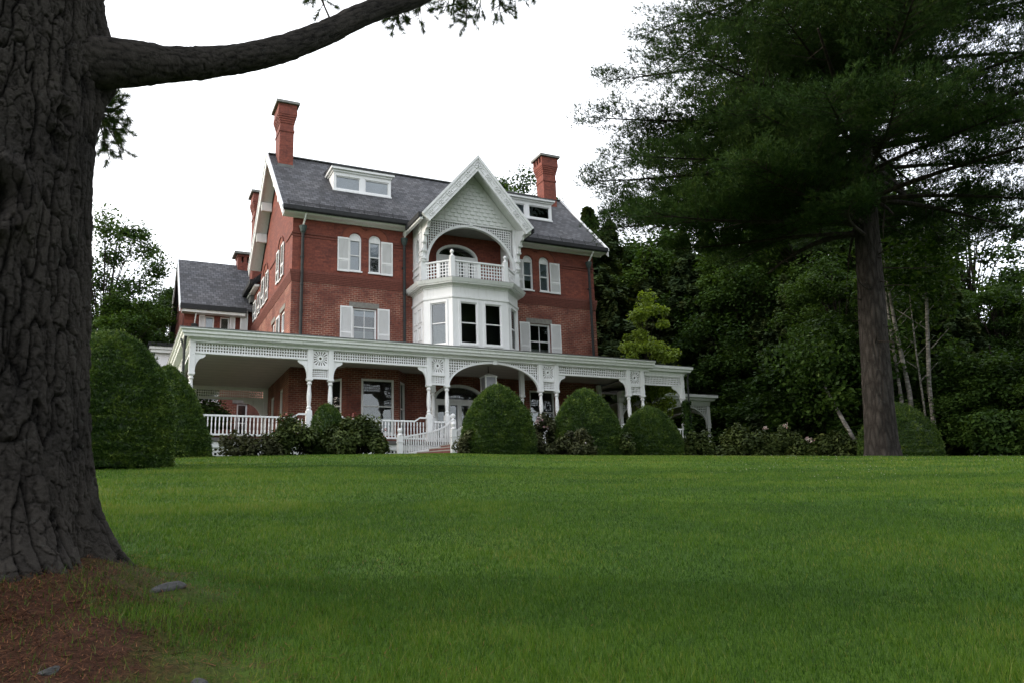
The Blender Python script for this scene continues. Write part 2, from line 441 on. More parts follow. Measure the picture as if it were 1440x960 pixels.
# ---- windows
def shutter(F, u0, u1, z0, z1, par, d=0.03, sub=True):
    s = MB(); e = 0.055; t = 0.045; mid = z0 + (z1 - z0) * 0.36
    s.fbox(F, u0, u0 + e, z0, z1, d, d + t).fbox(F, u1 - e, u1, z0, z1, d, d + t)
    for a, c in ((z0, z0 + 0.1), (mid - 0.05, mid + 0.05), (z1 - 0.08, z1)): s.fbox(F, u0 + e, u1 - e, a, c, d + 0.001, d + t - 0.001)
    z = z0 + 0.1
    while z < z1 - 0.1:
        if not (mid - 0.09 < z < mid + 0.05):
            s.add([F.P(u0 + e, z, d + t - 0.004), F.P(u1 - e, z, d + t - 0.004), F.P(u1 - e, z + 0.045, d + 0.012), F.P(u0 + e, z + 0.045, d + 0.012)], [(0, 1, 2, 3)])
        z += 0.042
    s.fbox(F, u0 + e, u1 - e, z0 + 0.1, z1 - 0.08, d + 0.004, d + 0.01)
    o = s.build('shutter', 'shutter', par)
    k = MB().fbox(F, (u0 + u1) / 2 - 0.02, (u0 + u1) / 2 + 0.02, z0 - 0.07, z0 - 0.03, 0, d + t)
    return o
def window(F, u0, u1, z0, z1, arch=False, mull=False, sash=True, shutters=(), blind=None, fw=0.085, rec=0.1, sill=True, lower=None, par=None):
    f = MB(); zs = z1
    d0, d1 = -rec - 0.06, -rec + 0.03
    zt = z1
    if arch:
        r = (u1 - u0) / 2
        f.fprism(F, [(u, z) for u, z in arch_poly(u0 + 0.004, u1 - 0.004, z1 - 0.06, z1, 14)][0:], d0, d1 - 0.03)     # boarded white head of the arch
        for k in range(12):
            t0, t1 = math.pi * k / 12, math.pi * (k + 1) / 12
            c = (u0 + u1) / 2; ra, rb = r - 0.07, r - 0.003
            f.fprism(F, [(c + ra * math.cos(t0), z1 + ra * math.sin(t0)), (c + rb * math.cos(t0), z1 + rb * math.sin(t0)), (c + rb * math.cos(t1), z1 + rb * math.sin(t1)), (c + ra * math.cos(t1), z1 + ra * math.sin(t1))], d1 - 0.03, d1)
    f.fbox(F, u0 + 0.003, u0 + fw, z0, zt, d0, d1).fbox(F, u1 - fw, u1 - 0.003, z0, zt, d0, d1)
    f.fbox(F, u0 + fw, u1 - fw, zt - fw, zt - 0.003, d0 + 0.001, d1 - 0.001)
    f.fbox(F, u0 + fw, u1 - fw, z0 + 0.003, z0 + fw, d0 + 0.001, d1 - 0.001)
    mid = z0 + (zt - z0) * 0.5
    if sash: f.fbox(F, u0 + fw, u1 - fw, mid - 0.025, mid + 0.025, d0 + 0.01, d1 - 0.02)
    if mull:
        c = (u0 + u1) / 2; f.fbox(F, c - 0.014, c + 0.014, z0 + fw, zt - fw, d0 + 0.02, d1 - 0.03)
    if sill: f.fbox(F, u0 - 0.04, u1 + 0.04, z0 - 0.07, z0 - 0.001, d0, 0.06)
    o = f.build('window', 'white', house if par is None else par)
    if par is None:
        MB().fbox(F, u0 + fw - 0.01, u1 - fw + 0.01, z0 + fw - 0.01, zt - fw + 0.01, d0 + 0.012, d0 + 0.02).build('pane', 'glass', o)
        bd = d0 - 0.07
        if blind: 
            za = zt - (zt - z0) * blind
            MB().fbox(F, u0 + 0.02, u1 - 0.02, za, zt, d0 - 0.012, d0 - 0.004).build('blind', 'blind', o)
        if lower:
            MB().fbox(F, u0 + 0.02, u1 - 0.02, z0, z0 + (zt - z0) * lower, bd - 0.06, bd - 0.04).build('curtain', 'curtain', o)
        for s0, s1, y0, y1 in shutters: shutter(F, s0, s1, y0, y1, o)
    return o
z3a, z3b = 14.66, 16.44
window(FRONT, *A3[0], 14.75, S3, True, blind=0.97, shutters=[(2.20, 2.79, z3a, z3b)])
window(FRONT, *A3[1], 14.75, S3, True, blind=0.52, shutters=[(4.43, 5.03, z3a, z3b)])
window(FRONT, *A3[2], 14.75, S3, True, blind=0.66, shutters=[(11.88, 12.47, z3a, z3b)])
window(FRONT, *A3[3], 14.75, S3, True, blind=0.98, shutters=[(14.14, 14.76, z3a, z3b)])
window(FRONT, *R2[0], 10.95, 12.86, mull=True, lower=0.42, blind=0.2, shutters=[(2.37, 2.98, 10.85, 12.9), (4.25, 4.87, 10.85, 12.9)])
window(FRONT, *R2[1], 10.95, 12.86, mull=True, lower=0.30, shutters=[(12.14, 12.74, 10.85, 12.9), (14.04, 14.66, 10.85, 12.9)])
window(FRONT, 12.6, 14.1, 6.9, 9.2, lower=0.4)
window(SIDE, *AS[0], 14.86, 16.45, True, shutters=[(9.02, 9.66, 14.84, 16.6), (10.34, 11.0, 14.84, 16.6)])
window(SIDE, *AS[1], 14.86, 16.45, True, shutters=[(4.3, 5.12, 14.8, 16.5), (5.77, 6.5, 14.8, 16.5)])
window(SIDE, *AS[2], 14.72, 15.9, True, shutters=[(1.5, 2.36, 14.7, 15.9), (3.0, 3.8, 14.7, 16.0)])
window(SIDE, *RS[0], 11.0, 12.95, shutters=[(9.55, 10.38, 11.0, 12.9)], fw=0.1)
window(SIDE, *RS[1], 11.0, 12.95, fw=0.1)
window(SIDE, 8.2, 9.3, 6.6, 9.0); window(SIDE, 10.6, 11.6, 6.6, 9.0)

# ---- main roof
K = 0.9706
rf = MB()
rf.prism([(-0.6, -0.60, 17.50), (-0.6, 4.5, 22.45), (-0.6, 9.6, 17.50), (-0.6, 9.6, 17.36), (-0.6, 4.5, 22.30), (-0.6, -0.60, 17.36)], (18.2, 0, 0))
main_roof = rf.build('slate_roof', 'slate', house)
MB().bar((-0.6, 4.5, 22.47), (17.6, 4.5, 22.47), 0.26, 0.06).build('ridge_flashing', 'lead', main_roof)
# snow guard rails above the gutter, and ridge of debris
for x0, x1 in ((-0.4, 5.7), (11.7, 17.4)):
    g = MB()
    for k in range(3):
        dy = 0.10 + k * 0.09; z = 17.50 + (dy + 0.0) * K + 0.12
        g.tube([(x0, -0.6 + dy, z), (x1, -0.6 + dy, z)], 0.012, 5)
    for x in np.arange(x0 + 0.1, x1, 0.75): g.bar((x, -0.53, 17.53), (x, -0.28, 18.0), 0.03, 0.02)
    g.build('snow_guard', 'black', house)
# eaves: gutter, fascia, soffit
for x0, x1 in ((-0.62, 5.78), (11.68, 17.62)):
    g = MB().prism([(x0, -0.76, 17.52), (x0, -0.60, 17.52), (x0, -0.56, 17.30), (x0, -0.68, 17.24), (x0, -0.76, 17.32)], (x1 - x0, 0, 0))
    g.build('gutter', 'black', house)
    f = MB().prism([(x0 + 0.1, -0.62, 17.30), (x0 + 0.1, -0.02, 17.30), (x0 + 0.1, -0.02, 17.15), (x0 + 0.1, -0.12, 17.15), (x0 + 0.1, -0.16, 17.19), (x0 + 0.1, -0.55, 17.20), (x0 + 0.1, -0.60, 17.22)], (x1 - x0 - 0.2, 0, 0))
    f.build('eaves_cornice', 'white_soft', house)
# rake boards on both gable ends
for xe, dx in ((-0.66, 0.07), (17.60, 0.06)):
    r = MB()
    for (ya, za), (yb, zb) in (((-0.72, 17.42), (4.5, 22.49)), ((9.72, 17.42), (4.5, 22.49))):
        r.prism([(xe, ya, za), (xe, yb, zb), (xe, yb, zb - 0.52), (xe, ya, za - 0.42)], (dx, 0, 0))
        xo = xe - 0.05 if xe < 0 else xe + 0.06
        r.prism([(xo, ya, za + 0.06), (xo, yb, zb + 0.06), (xo, yb, zb - 0.08), (xo, ya, za - 0.08)], (0.055, 0, 0))
    r.build('bargeboard', 'white', house)
    s = MB()
    xi = -0.59 if xe < 0 else 17.0
    for (ya, za), (yb, zb) in (((-0.5, 17.34), (4.5, 22.2)), ((9.5, 17.34), (4.5, 22.2))):
        s.prism([(xi, ya, za), (xi, yb, zb), (xi, yb, zb - 0.03), (xi, ya, za - 0.03)], (0.585, 0, 0))
    for y in (1.2, 2.6, 6.3, 7.7):
        zz = 17.3 + min(y, 9 - y) * K - 0.1
        s.box(xi + 0.02, xi + 0.57, y - 0.08, y + 0.08, zz, zz + 0.5)
    s.build('gable_soffit', 'white_soft', house)
# ---- chimneys
def chimney(x0, x1, y0, y1, zb, zt, flues=False, small=False):
    c = MB(); h = zt - zb
    c.box(x0, x1, y0, y1, zb, zt - 0.9)
    for i, (za, zc_, d) in enumerate(((zt - 1.72, zt - 1.60, 0.035), (zt - 1.22, zt - 1.10, 0.03), (zt - 1.10, zt - 0.98, 0.055), (zt - 0.98, zt - 0.86, 0.085), (zt - 0.86, zt - 0.74, 0.115), (zt - 0.74, zt - 0.5, 0.14))):
        c.box(x0 - d, x1 + d, y0 - d, y1 + d, za, zc_ - 0.002)
    if flues:
        for i in range(4):
            ya = y0 - 0.13 + i * (y1 - y0 + 0.26 - 0.14) / 3
            c.box(x0 - 0.13, x0 + 0.1, ya, ya + 0.14, zt - 0.5, zt - 0.12)
        c.box(x0 + 0.1, x1 + 0.13, y0 - 0.13, y1 + 0.13, zt - 0.5, zt - 0.12)
    else: c.box(x0 - 0.11, x1 + 0.11, y0 - 0.11, y1 + 0.11, zt - 0.5, zt - 0.12)
    o = c.build('chimney', 'brick', house)
    MB().box(x0 - 0.25, x1 + 0.25, y0 - 0.25, y1 + 0.25, zt - 0.12, zt + 0.02).build('chimney_cap', 'capstone', o)
    MB().box(x0 - 0.05, x1 + 0.05, y0 - 0.05, y1 + 0.05, zb, zb + 0.55).build('flashing', 'lead', o)
    return o
chimney(-0.20, 0.54, 3.35, 4.6, 20.9, 25.1)
chimney(16.0, 16.88, 3.6, 4.5, 21.0, 24.95, True)
chimney(-0.18, 0.6, 11.6, 12.6, 16.0, 23.2)
# ---- dormers
def dormer(x0, x1, yf, n):
    z0 = 17.50 + (yf + 0.6) * K - 0.12; z1 = z0 + 1.22
    d = MB()
    yb = yf + 1.5
    F = Frame((x0, yf), (x1, yf)); W_ = x1 - x0
    wo = (W_ - 0.24 - 0.26 * (n - 1)) / n; hs = []
    for i in range(n):
        u = 0.12 + i * (wo + 0.26); hs.append((u, u + wo))
    d.holed(F, rect(0, W_, z0, z1), [rect(a, b_, z0 + 0.26, z1 - 0.22) for a, b_ in hs], 0, -0.16)
    d.prism([(x0, yf + 0.161, z0), (x0, yf + 0.161, z1), (x0, yb + 0.2, z1), (x0, yf + 0.2, z0)], (0.06, 0, 0))
    d.prism([(x1 - 0.06, yf + 0.161, z0), (x1 - 0.06, yf + 0.161, z1), (x1 - 0.06, yb + 0.2, z1), (x1 - 0.06, yf + 0.2, z0)], (0.06, 0, 0))
    for a, b_ in hs:
        for q in (a - 0.001, b_ - 0.05): d.fbox(F, q, q + 0.051, z0 + 0.26, z1 - 0.22, -0.12, -0.05)
        d.fbox(F, a + 0.05, b_ - 0.05, z1 - 0.27, z1 - 0.22, -0.12, -0.05); d.fbox(F, a + 0.05, b_ - 0.05, z0 + 0.26, z0 + 0.31, -0.12, -0.05)
    d.fbox(F, -0.03, W_ + 0.03, z0 + 0.10, z0 + 0.18, 0, 0.06)
    # cornice
    d.fbox(F, -0.06, W_ + 0.06, z1 - 0.02, z1 + 0.08, -1.5, 0.08); d.fbox(F, -0.16, W_ + 0.16, z1 + 0.081, z1 + 0.2, -1.6, 0.2)
    o = d.build('dormer', 'white', house)
    for a, b_ in hs:
        MB().fbox(F, a + 0.03, b_ - 0.03, z0 + 0.29, z1 - 0.25, -0.10, -0.09).build('pane', 'glass', o)
        MB().fbox(F, a, b_, z0 + 0.26, z1 - 0.22, -0.135, -0.125).build('blind', 'blind', o)
    rr = MB(); zt = z1 + 0.2
    yr = -0.6 + (zt + 0.42 - 17.5) / K
    rr.prism([(x0 - 0.13, yf - 0.23, zt + 0.001), (x0 - 0.13, yf - 0.23, zt + 0.04), (x0 - 0.13, yr, zt + 0.42), (x0 - 0.13, yr, zt + 0.001)], (W_ + 0.36, 0, 0))
    rr.build('dormer_roof', 'slate', o)
dormer(2.32, 5.45, 1.55, 2)
dormer(12.1, 15.35, 1.6, 2)

# ---- downspouts
def downspout(x, y, ztop, zbot, arm):
    d = MB()
    d.tube([(x, y, ztop - 0.75), (x, y, zbot)], 0.075, 10)
    for z in (ztop - 2.2, ztop - 3.6, ztop - 5.0): d.lathe(x, y, [(0.092, z), (0.092, z + 0.07)], 10)
    d.box(x - 0.1, x + 0.1, y + 0.05, y + 0.12, ztop - 2.2, ztop - 2.13)
    o = d.build('downspout', 'pipe', house)
    h = MB().lathe(x, y, [(0.07, ztop - 0.98), (0.12, ztop - 0.9), (0.17, ztop - 0.72), (0.19, ztop - 0.6), (0.15, ztop - 0.58)], 12)
    h.build('leader_head', 'verdigris', o)
    MB().tube([(x, y, ztop - 0.62), (x + arm[0], y + arm[1], ztop), (x + arm[0], y + arm[1], ztop + 0.06)], 0.045, 8).build('outlet_pipe', 'white_soft', o)
downspout(0.46, -0.16, 17.32, 10.6, (0.06, -0.5))
downspout(5.62, -0.16, 17.32, 10.6, (0.06, -0.5))
downspout(16.62, -0.16, 17.32, 10.6, (0.12, -0.5))

# ================================================================== bay window and balcony
BP = [(6.1, 0.0), (6.12, -1.6), (7.2, -2.7), (10.2, -2.7), (11.28, -1.6), (11.3, 0.0)]
FB = [Frame(BP[i], BP[i + 1]) for i in range(5)]
bay = MB()
wins = {1: [(0.37, 1.19)], 2: [(0.42, 1.30), (1.72, 2.60)], 3: [(0.37, 1.19)]}
for i, F in enumerate(FB):
    hs = [rect(a, c, 10.8, 12.86) for a, c in wins.get(i, [])]
    bay.holed(F, rect(0, F.len, 9.95, 13.62), hs, 0, -0.14)
    for a, c in wins.get(i, []):
        e = 0.05
        bay.fbox(F, a - 0.10, a, 10.7, 12.97, 0, 0.03).fbox(F, c, c + 0.10, 10.7, 12.97, 0, 0.03)
        bay.fbox(F, a, c, 12.861, 12.97, 0, 0.03).fbox(F, a, c, 10.7, 10.799, 0, 0.05)
        for q in (a, c - e): bay.fbox(F, q, q + e, 10.8, 12.86, -0.1, -0.03)
        for z in (10.8, 11.81, 12.86 - e): bay.fbox(F, a + e, c - e, z, z + e, -0.099, -0.035)
    # mouldings
    for z0, z1, d in ((13.06, 13.16, 0.05), (13.03, 13.06, 0.025)): bay.fbox(F, -d * 0.4, F.len + d * 0.4, z0, z1, -0.001, d)
    if i in (0, 4):
        for r_ in range(3):
            for c_ in range(2):
                u = 0.2 + c_ * 0.62; z = 10.25 + r_ * 0.9
                bay.fbox(F, u, u + 0.5, z, z + 0.06, 0, 0.04); bay.fbox(F, u, u + 0.5, z + 0.66, z + 0.72, 0, 0.04)
                bay.fbox(F, u, u + 0.06, z + 0.06, z + 0.66, 0, 0.039); bay.fbox(F, u + 0.44, u + 0.5, z + 0.06, z + 0.66, 0, 0.039)
                bay.fbox(F, u + 0.13, u + 0.37, z + 0.16, z + 0.56, 0, 0.03)
bayo = bay.build('bay_window', 'white', house)
for i in wins:
    for k, (a, c) in enumerate(wins[i]):
        MB().fbox(FB[i], a + 0.03, c - 0.03, 10.83, 12.83, -0.085, -0.075).build('pane', 'glass', bayo)
        if i == 1: MB().fbox(FB[i], a, c, 10.8, 11.8, -0.24, -0.22).build('curtain', 'curtain', bayo)
MB().prism([(x * 0.86 + 8.7 * 0.14, y * 0.8 + 0.3, 10) for x, y in BP], (0, 0, 3.4)).build('room_shade_block', 'dark', bayo)  # solid dark fill behind the bay panes, painted as an unlit room
def offs(d):
    out = []
    n = len(BP)
    for i in range(n):
        if i == 0: out.append((BP[0][0] - d, 0.0)); continue
        if i == n - 1: out.append((BP[-1][0] + d, 0.0)); continue
        n1 = FB[i - 1].n; n2 = FB[i].n; b_ = (n1 + n2) / (1 + n1.dot(n2))
        out.append((BP[i][0] + b_.x * d, BP[i][1] + b_.y * d))
    return out
def ringp(mb, d, z0, z1, d2=None):
    a = offs(d); b_ = offs(d if d2 is None else d2)
    mb.add([(x, y, z0) for x, y in a] + [(x, y, z1) for x, y in b_],
           [tuple(range(6))[::-1], tuple(range(6, 12))] + [(i, (i + 1) % 6, 6 + (i + 1) % 6, 6 + i) for i in range(6)])
cn = MB()
ringp(cn, 0.03, 13.60, 13.68); ringp(cn, 0.10, 13.681, 13.74); ringp(cn, 0.30, 13.741, 13.80); ringp(cn, 0.34, 13.801, 13.97, 0.42)
cn.build('bay_cornice', 'white_soft', bayo)
fl = MB(); ringp(fl, 0.40, 13.972, 14.0, 0.38); fl.build('balcony_floor', 'lead', house)
# balustrade of lattice between newels
def lattice(mb, F, u0, u1, z0, z1, pitch, wd, d, th, keep=None):
    n = max(1, round((u1 - u0) / pitch)); p = (u1 - u0) / n
    for k in range(n + 1):
        u = u0 + k * p
        a, c = z0, z1
        if keep:
            a = max(z0, keep(u))
            if a >= z1 - 0.02: continue
        mb.fbox(F, u - wd / 2, u + wd / 2, a, c, d, d + th)
    m_ = max(1, round((z1 - z0) / pitch)); p = (z1 - z0) / m_
    for k in range(m_ + 1):
        z = z0 + k * p
        if keep:
            us = [u0 + (u1 - u0) * i / 60 for i in range(61)]
            run = None
            for u in us + [None]:
                ok = u is not None and keep(u) <= z
                if ok and run is None: run = u
                if not ok and run is not None:
                    e = u1 if u is None else u
                    if e - run > 0.05: mb.fbox(F, run, e, z - wd / 2, z + wd / 2, d + 0.004, d + th - 0.004)
                    run = None
        else: mb.fbox(F, u0, u1, z - wd / 2, z + wd / 2, d + 0.004, d + th - 0.004)
bal = MB()
for i in (1, 2, 3):
    F = FB[i]
    lattice(bal, F, 0.06, F.len - 0.06, 14.12, 14.94, 0.150, 0.046, -0.12, 0.03)
    bal.fbox(F, 0.0, F.len, 14.94, 15.02, -0.16, -0.05); bal.fbox(F, 0.0, F.len, 14.02, 14.10, -0.15, -0.06)
    bal.fbox(F, F.len / 2 - 0.05, F.len / 2 + 0.05, 14.1, 14.94, -0.13, -0.08)
balo = bal.build('balustrade', 'white', house)
for x, y in BP[2:4]:
    xx = 8.7 + (x - 8.7) * 0.965; yy = y + 0.09
    nw = MB().box(xx - 0.11, xx + 0.11, yy - 0.11, yy + 0.11, 14.0, 15.16)
    nw.lathe(xx, yy, [(0.13, 15.16), (0.13, 15.2), (0.06, 15.26), (0.045, 15.33), (0.09, 15.38), (0.10, 15.44), (0.06, 15.51), (0.01, 15.54)], 10)
    nw.build('newel', 'white', balo)
# porch on the balcony: gable roof, tympanum, arch, lattice spandrels, oval side lights, brackets
GX, GA, GE = 8.72, 20.70, 17.22            # centre, apex z, eave z
GH = 2.98                                  # half width at the eave
def gz(x): return GA - abs(x - GX) * (GA - GE) / GH
gr = MB()
for s_ in (-1, 1):
    gr.prism([(GX, -2.62, GA), (GX + s_ * GH, -2.62, GE), (GX + s_ * GH, -2.62, GE - 0.12), (GX, -2.62, GA - 0.14)], (0, 6.2, 0))
gro = gr.build('porch_roof', 'slate', house)
gs = MB()
for s_ in (-1, 1):
    gs.prism([(GX, -2.6, GA - 0.15), (GX + s_ * (GH - 0.06), -2.6, GE - 0.08), (GX + s_ * (GH - 0.06), -2.6, GE - 0.16), (GX, -2.6, GA - 0.23)], (0, 2.55, 0))
    gs.box(GX + s_ * GH - 0.14, GX + s_ * GH + 0.02, -2.6, 0.0, GE - 0.30, GE - 0.12)
gs.build('porch_soffit', 'white_soft', house)
for s_ in (-1, 1):
    MB().box(GX + s_ * GH - 0.09 + 0.12 * s_, GX + s_ * GH + 0.09 + 0.12 * s_, -2.62, -0.58, GE - 0.20, GE + 0.06).build('gutter', 'black', house)
rk = MB(); yk = -2.75
for s_ in (-1, 1):
    ex = GX + s_ * (GH + 0.06)
    dirv = Vector((s_ * GH, 0, GE - GA)).normalized(); nrm = Vector((dirv.z * s_, 0, -dirv.x * s_)) * (1 if True else 1)
    if nrm.z > 0: nrm = -nrm
    a = Vector((GX, yk, GA + 0.02)); e = a + dirv * (Vector((GH, 0, GA - GE)).length + 0.10)
    W2 = 0.52
    a2 = Vector((GX, yk, a.z - W2 / abs(nrm.z))); e2 = e + nrm * W2
    rk.prism([a, e, e2, a2], (0, 0.12, 0))
    # crown moulding and relief: pairs of little square blocks between long panels
    c1 = Vector((GX, yk - 0.07, a.z + 0.06)); 
    rk.prism([c1, c1 + dirv * 4.72, c1 + dirv * 4.72 + nrm * 0.12, Vector((GX, yk - 0.07, c1.z - 0.12 / abs(nrm.z)))], (0, 0.069, 0))
    q0 = a + nrm * 0.2 + Vector((0, -0.045, 0))
    Ls = np.linspace(0.42, 4.30, 6)
    for t in Ls:
        for dt in (-0.10, 0.10):
            c = q0 + dirv * (t + dt)
            for (x_, y_, wx, wy) in ((0, 0.0, 0.07, 0.02), (0, 0.17, 0.07, 0.02), (-0.06, 0.085, 0.015, 0.09), (0.06, 0.085, 0.015, 0.09)):
                cc = c + dirv * x_ + nrm * y_
                rk.prism([cc - dirv * wx - nrm * wy, cc + dirv * wx - nrm * wy, cc + dirv * wx + nrm * wy, cc - dirv * wx + nrm * wy], (0, 0.05, 0))
    for t0, t1 in zip(Ls[:-1], Ls[1:]):
        for y_ in (0.0, 0.17):
            p0 = q0 + dirv * (t0 + 0.26) + nrm * y_; p1 = q0 + dirv * (t1 - 0.26) + nrm * y_
            rk.prism([p0 - nrm * 0.012, p1 - nrm * 0.012, p1 + nrm * 0.012, p0 + nrm * 0.012], (0, 0.05, 0))
rk.build('bargeboard', 'white', house)
ty = MB(); YT = -1.6
FT = Frame((0, YT), (17, YT))
ty.fprism(FT, [(6.12, 17.42), (11.32, 17.42), (11.32, gz(11.32) - 0.26), (GX, GA - 0.30), (6.12, gz(6.12) - 0.26)], -0.06, 0)
rng = random.Random(3)
z = 17.50; r_ = 0
while z < 20.2:
    x = 6.2 + (0.18 if r_ % 2 else 0)
    while x < 11.2:
        if gz(x) - 0.42 > z + 0.16 and gz(x + 0.24) - 0.42 > z + 0.16:
            ty.hexa([FT.P(x, z, 0), FT.P(x + 0.24, z, 0), FT.P(x + 0.24, z, 0.05), FT.P(x, z, 0.05)], [FT.P(x, z + 0.17, 0), FT.P(x + 0.24, z + 0.17, 0), FT.P(x + 0.24, z + 0.17, 0.012), FT.P(x, z + 0.17, 0.012)])
        x += 0.36
    z += 0.215; r_ += 1
ty.build('gable_tympanum', 'white_soft', house)
# arch across the opening
ar = MB(); AX, AH, AS0, AR = GX, 2.34, 15.10, 2.10
def ell(u, h=AH, r=AR, zs=AS0, c=AX):
    t = (u - c) / h
    return zs + r * math.sqrt(max(0, 1 - t * t)) if abs(t) < 1 else zs
n = 40
for k in range(n):
    t0, t1 = math.pi * k / n, math.pi * (k + 1) / n
    P0 = (AX + AH * math.cos(t0), AS0 + AR * math.sin(t0)); P1 = (AX + AH * math.cos(t1), AS0 + AR * math.sin(t1))
    Q0 = (AX + (AH + 0.13) * math.cos(t0), AS0 + (AR + 0.13) * math.sin(t0)); Q1 = (AX + (AH + 0.13) * math.cos(t1), AS0 + (AR + 0.13) * math.sin(t1))
    ar.fprism(FT, [P0, P1, Q1, Q0], -0.14, 0.06)
ar.fbox(FT, AX - 0.09, AX + 0.09, 17.28, 17.46, 0.0, 0.10)
ar.build('balcony_arch', 'white', house)
lt = MB()
lattice(lt, FT, 6.42, 11.02, 15.2, 17.42, 0.132, 0.046, -0.07, 0.03, keep=lambda u: ell(u, AH + 0.12, AR + 0.12))
lt.fbox(FT, 6.3, 11.14, 17.38, 17.44, -0.1, 0.03)
lt.build('spandrel_lattice', 'white', house)
for s_ in (-1, 1):
    p = MB(); xo = GX + s_ * 2.56
    p.box(xo - 0.16, xo + 0.16, YT - 0.02, YT + 0.28, 14.0, 17.42)
    for z in (15.1, 15.35, 15.6, 16.6): p.box(xo - 0.19, xo + 0.19, YT - 0.05, YT + 0.3, z, z + 0.07)
    p.build('porch_post', 'white', house)
    # side wall with oval opening
    Fs = Frame((6.14, 0), (6.14, -1.35)) if s_ < 0 else Frame((11.28, -1.35), (11.28, 0))
    oc = 0.82 if s_ < 0 else Fs.len - 0.82
    ov = [(oc + 0.27 * math.cos(a), 15.85 + 0.62 * math.sin(a)) for a in np.linspace(0, 2 * math.pi, 25)[:-1]]
    q = MB().holed(Fs, rect(0, Fs.len, 14.0, 17.3), [ov], 0, -0.12)
    for k in range(24):
        a0, a1 = 2 * math.pi * k / 24, 2 * math.pi * (k + 1) / 24
        f_ = lambda a, rr: (oc + rr * 0.27 * math.cos(a) + (0.0), 15.85 + (0.62 + 0.27 * (rr - 1)) * math.sin(a))
        q.fprism(Fs, [f_(a0, 1.02), f_(a0, 1.28), f_(a1, 1.28), f_(a1, 1.02)], 0, 0.035)
    for z in (14.15, 14.62, 15.0): q.fbox(Fs, 0.08, Fs.len - 0.05, z, z + 0.08, 0, 0.06)
    q.build('porch_side_wall', 'white', house)
    # scrolled bracket carrying the overhanging rake
    br = MB(); xb = xo + s_ * 0.05
    prof = [(-1.6, 17.35), (-2.66, 17.02), (-2.66, 16.85), (-2.45, 16.80), (-2.40, 16.62), (-2.18, 16.6), (-2.1, 16.38), (-1.98, 16.3), (-1.95, 16.05), (-1.82, 15.95), (-1.8, 15.6), (-1.72, 15.5), (-1.7, 15.1), (-1.6, 15.0)]
    br.prism([(xb - 0.07, y, z) for y, z in prof], (0.14, 0, 0))
    for y, z in ((-1.7, 15.2), (-1.75, 15.6), (-1.86, 16.0), (-2.05, 16.35)): br.box(xb - 0.12, xb + 0.12, y - 0.06, y + 0.1, z, z + 0.09)
    so_ = [(xo + s_ * 0.16, 17.25), (GX + s_ * (GH + 0.02), 16.95), (GX + s_ * (GH - 0.02), 16.7), (xo + s_ * 0.30, 16.45), (xo + s_ * 0.2, 16.0), (xo + s_ * 0.16, 15.6)]
    if s_ > 0: br.prism([(x, YT - 0.0, z) for x, z in so_], (0, 0.12, 0))
    br.build('bracket', 'white', house)
MB().box(6.16, 11.26, -1.5, -0.002, 17.30, 17.36).build('balcony_ceiling', 'ceiling_dark', house)
# arched door at the back of the balcony
def arched_door(name, u0, u1, z0, zs, rise, leaves, trans, kick=0.75):
    f = MB(); n = 16; c = (u0 + u1) / 2; r = (u1 - u0) / 2; d0, d1 = -0.2, 0.03; t = 0.14
    for k in range(n):
        a0, a1 = math.pi * k / n, math.pi * (k + 1) / n
        g_ = lambda a, e: (c + (r - e) * math.cos(a), zs + (rise - e) * math.sin(a))
        f.fprism(FRONT, [g_(a0, 0.004), g_(a1, 0.004), g_(a1, t), g_(a0, t)], d0, d1)
    f.fbox(FRONT, u0 + 0.004, u0 + t, z0, zs, d0, d1).fbox(FRONT, u1 - t, u1 - 0.004, z0, zs, d0, d1)
    f.fbox(FRONT, u0 + t, u1 - t, zs - trans - 0.08, zs - trans + 0.08, d0, d1 - 0.01)
    wv = (u1 - u0 - 2 * t) / leaves
    gl = []
    for k in range(leaves):
        a = u0 + t + k * wv
        zt = zs - trans - 0.08
        f.fbox(FRONT, a, a + 0.11, z0, zt, d0 + 0.02, d1 - 0.03).fbox(FRONT, a + wv - 0.11, a + wv, z0, zt, d0 + 0.02, d1 - 0.03)
        f.fbox(FRONT, a + 0.11, a + wv - 0.11, zt - 0.13, zt, d0 + 0.021, d1 - 0.031).fbox(FRONT, a + 0.11, a + wv - 0.11, z0, z0 + kick, d0 + 0.021, d1 - 0.05)
        gl.append((a + 0.1, a + wv - 0.1, z0 + kick - 0.01, zt - 0.12))
    o = f.build(name, 'white', house)
    for a, b_, z0_, z1_ in gl: MB().fbox(FRONT, a, b_, z0_, z1_, -0.12, -0.11).build('pane', 'glass', o)
    MB().fprism(FRONT, arch_poly(u0 + t - 0.02, u1 - t + 0.02, zs - trans + 0.06, zs, 14, rise - t + 0.02), -0.12, -0.11).build('fanlight', 'glass', o)
arched_door('balcony_door', BDOOR[0], BDOOR[1], 14.05, 16.10, 0.72, 4, 0.0, 0.2)
arched_door('entrance_door', EDOOR[0], EDOOR[1], 5.82, 8.45, 0.86, 4, 0.0)
# ================================================================== veranda
YP = -4.5
ZF = 5.80
VF = Frame((0, YP), (17, YP))
VL = Frame((-4.63, 5.6), (-4.63, YP))          # left side, u from back to front
PX = [0.0, 0.88, 5.27, 6.13, 10.88, 11.74, 15.83, 16.66]
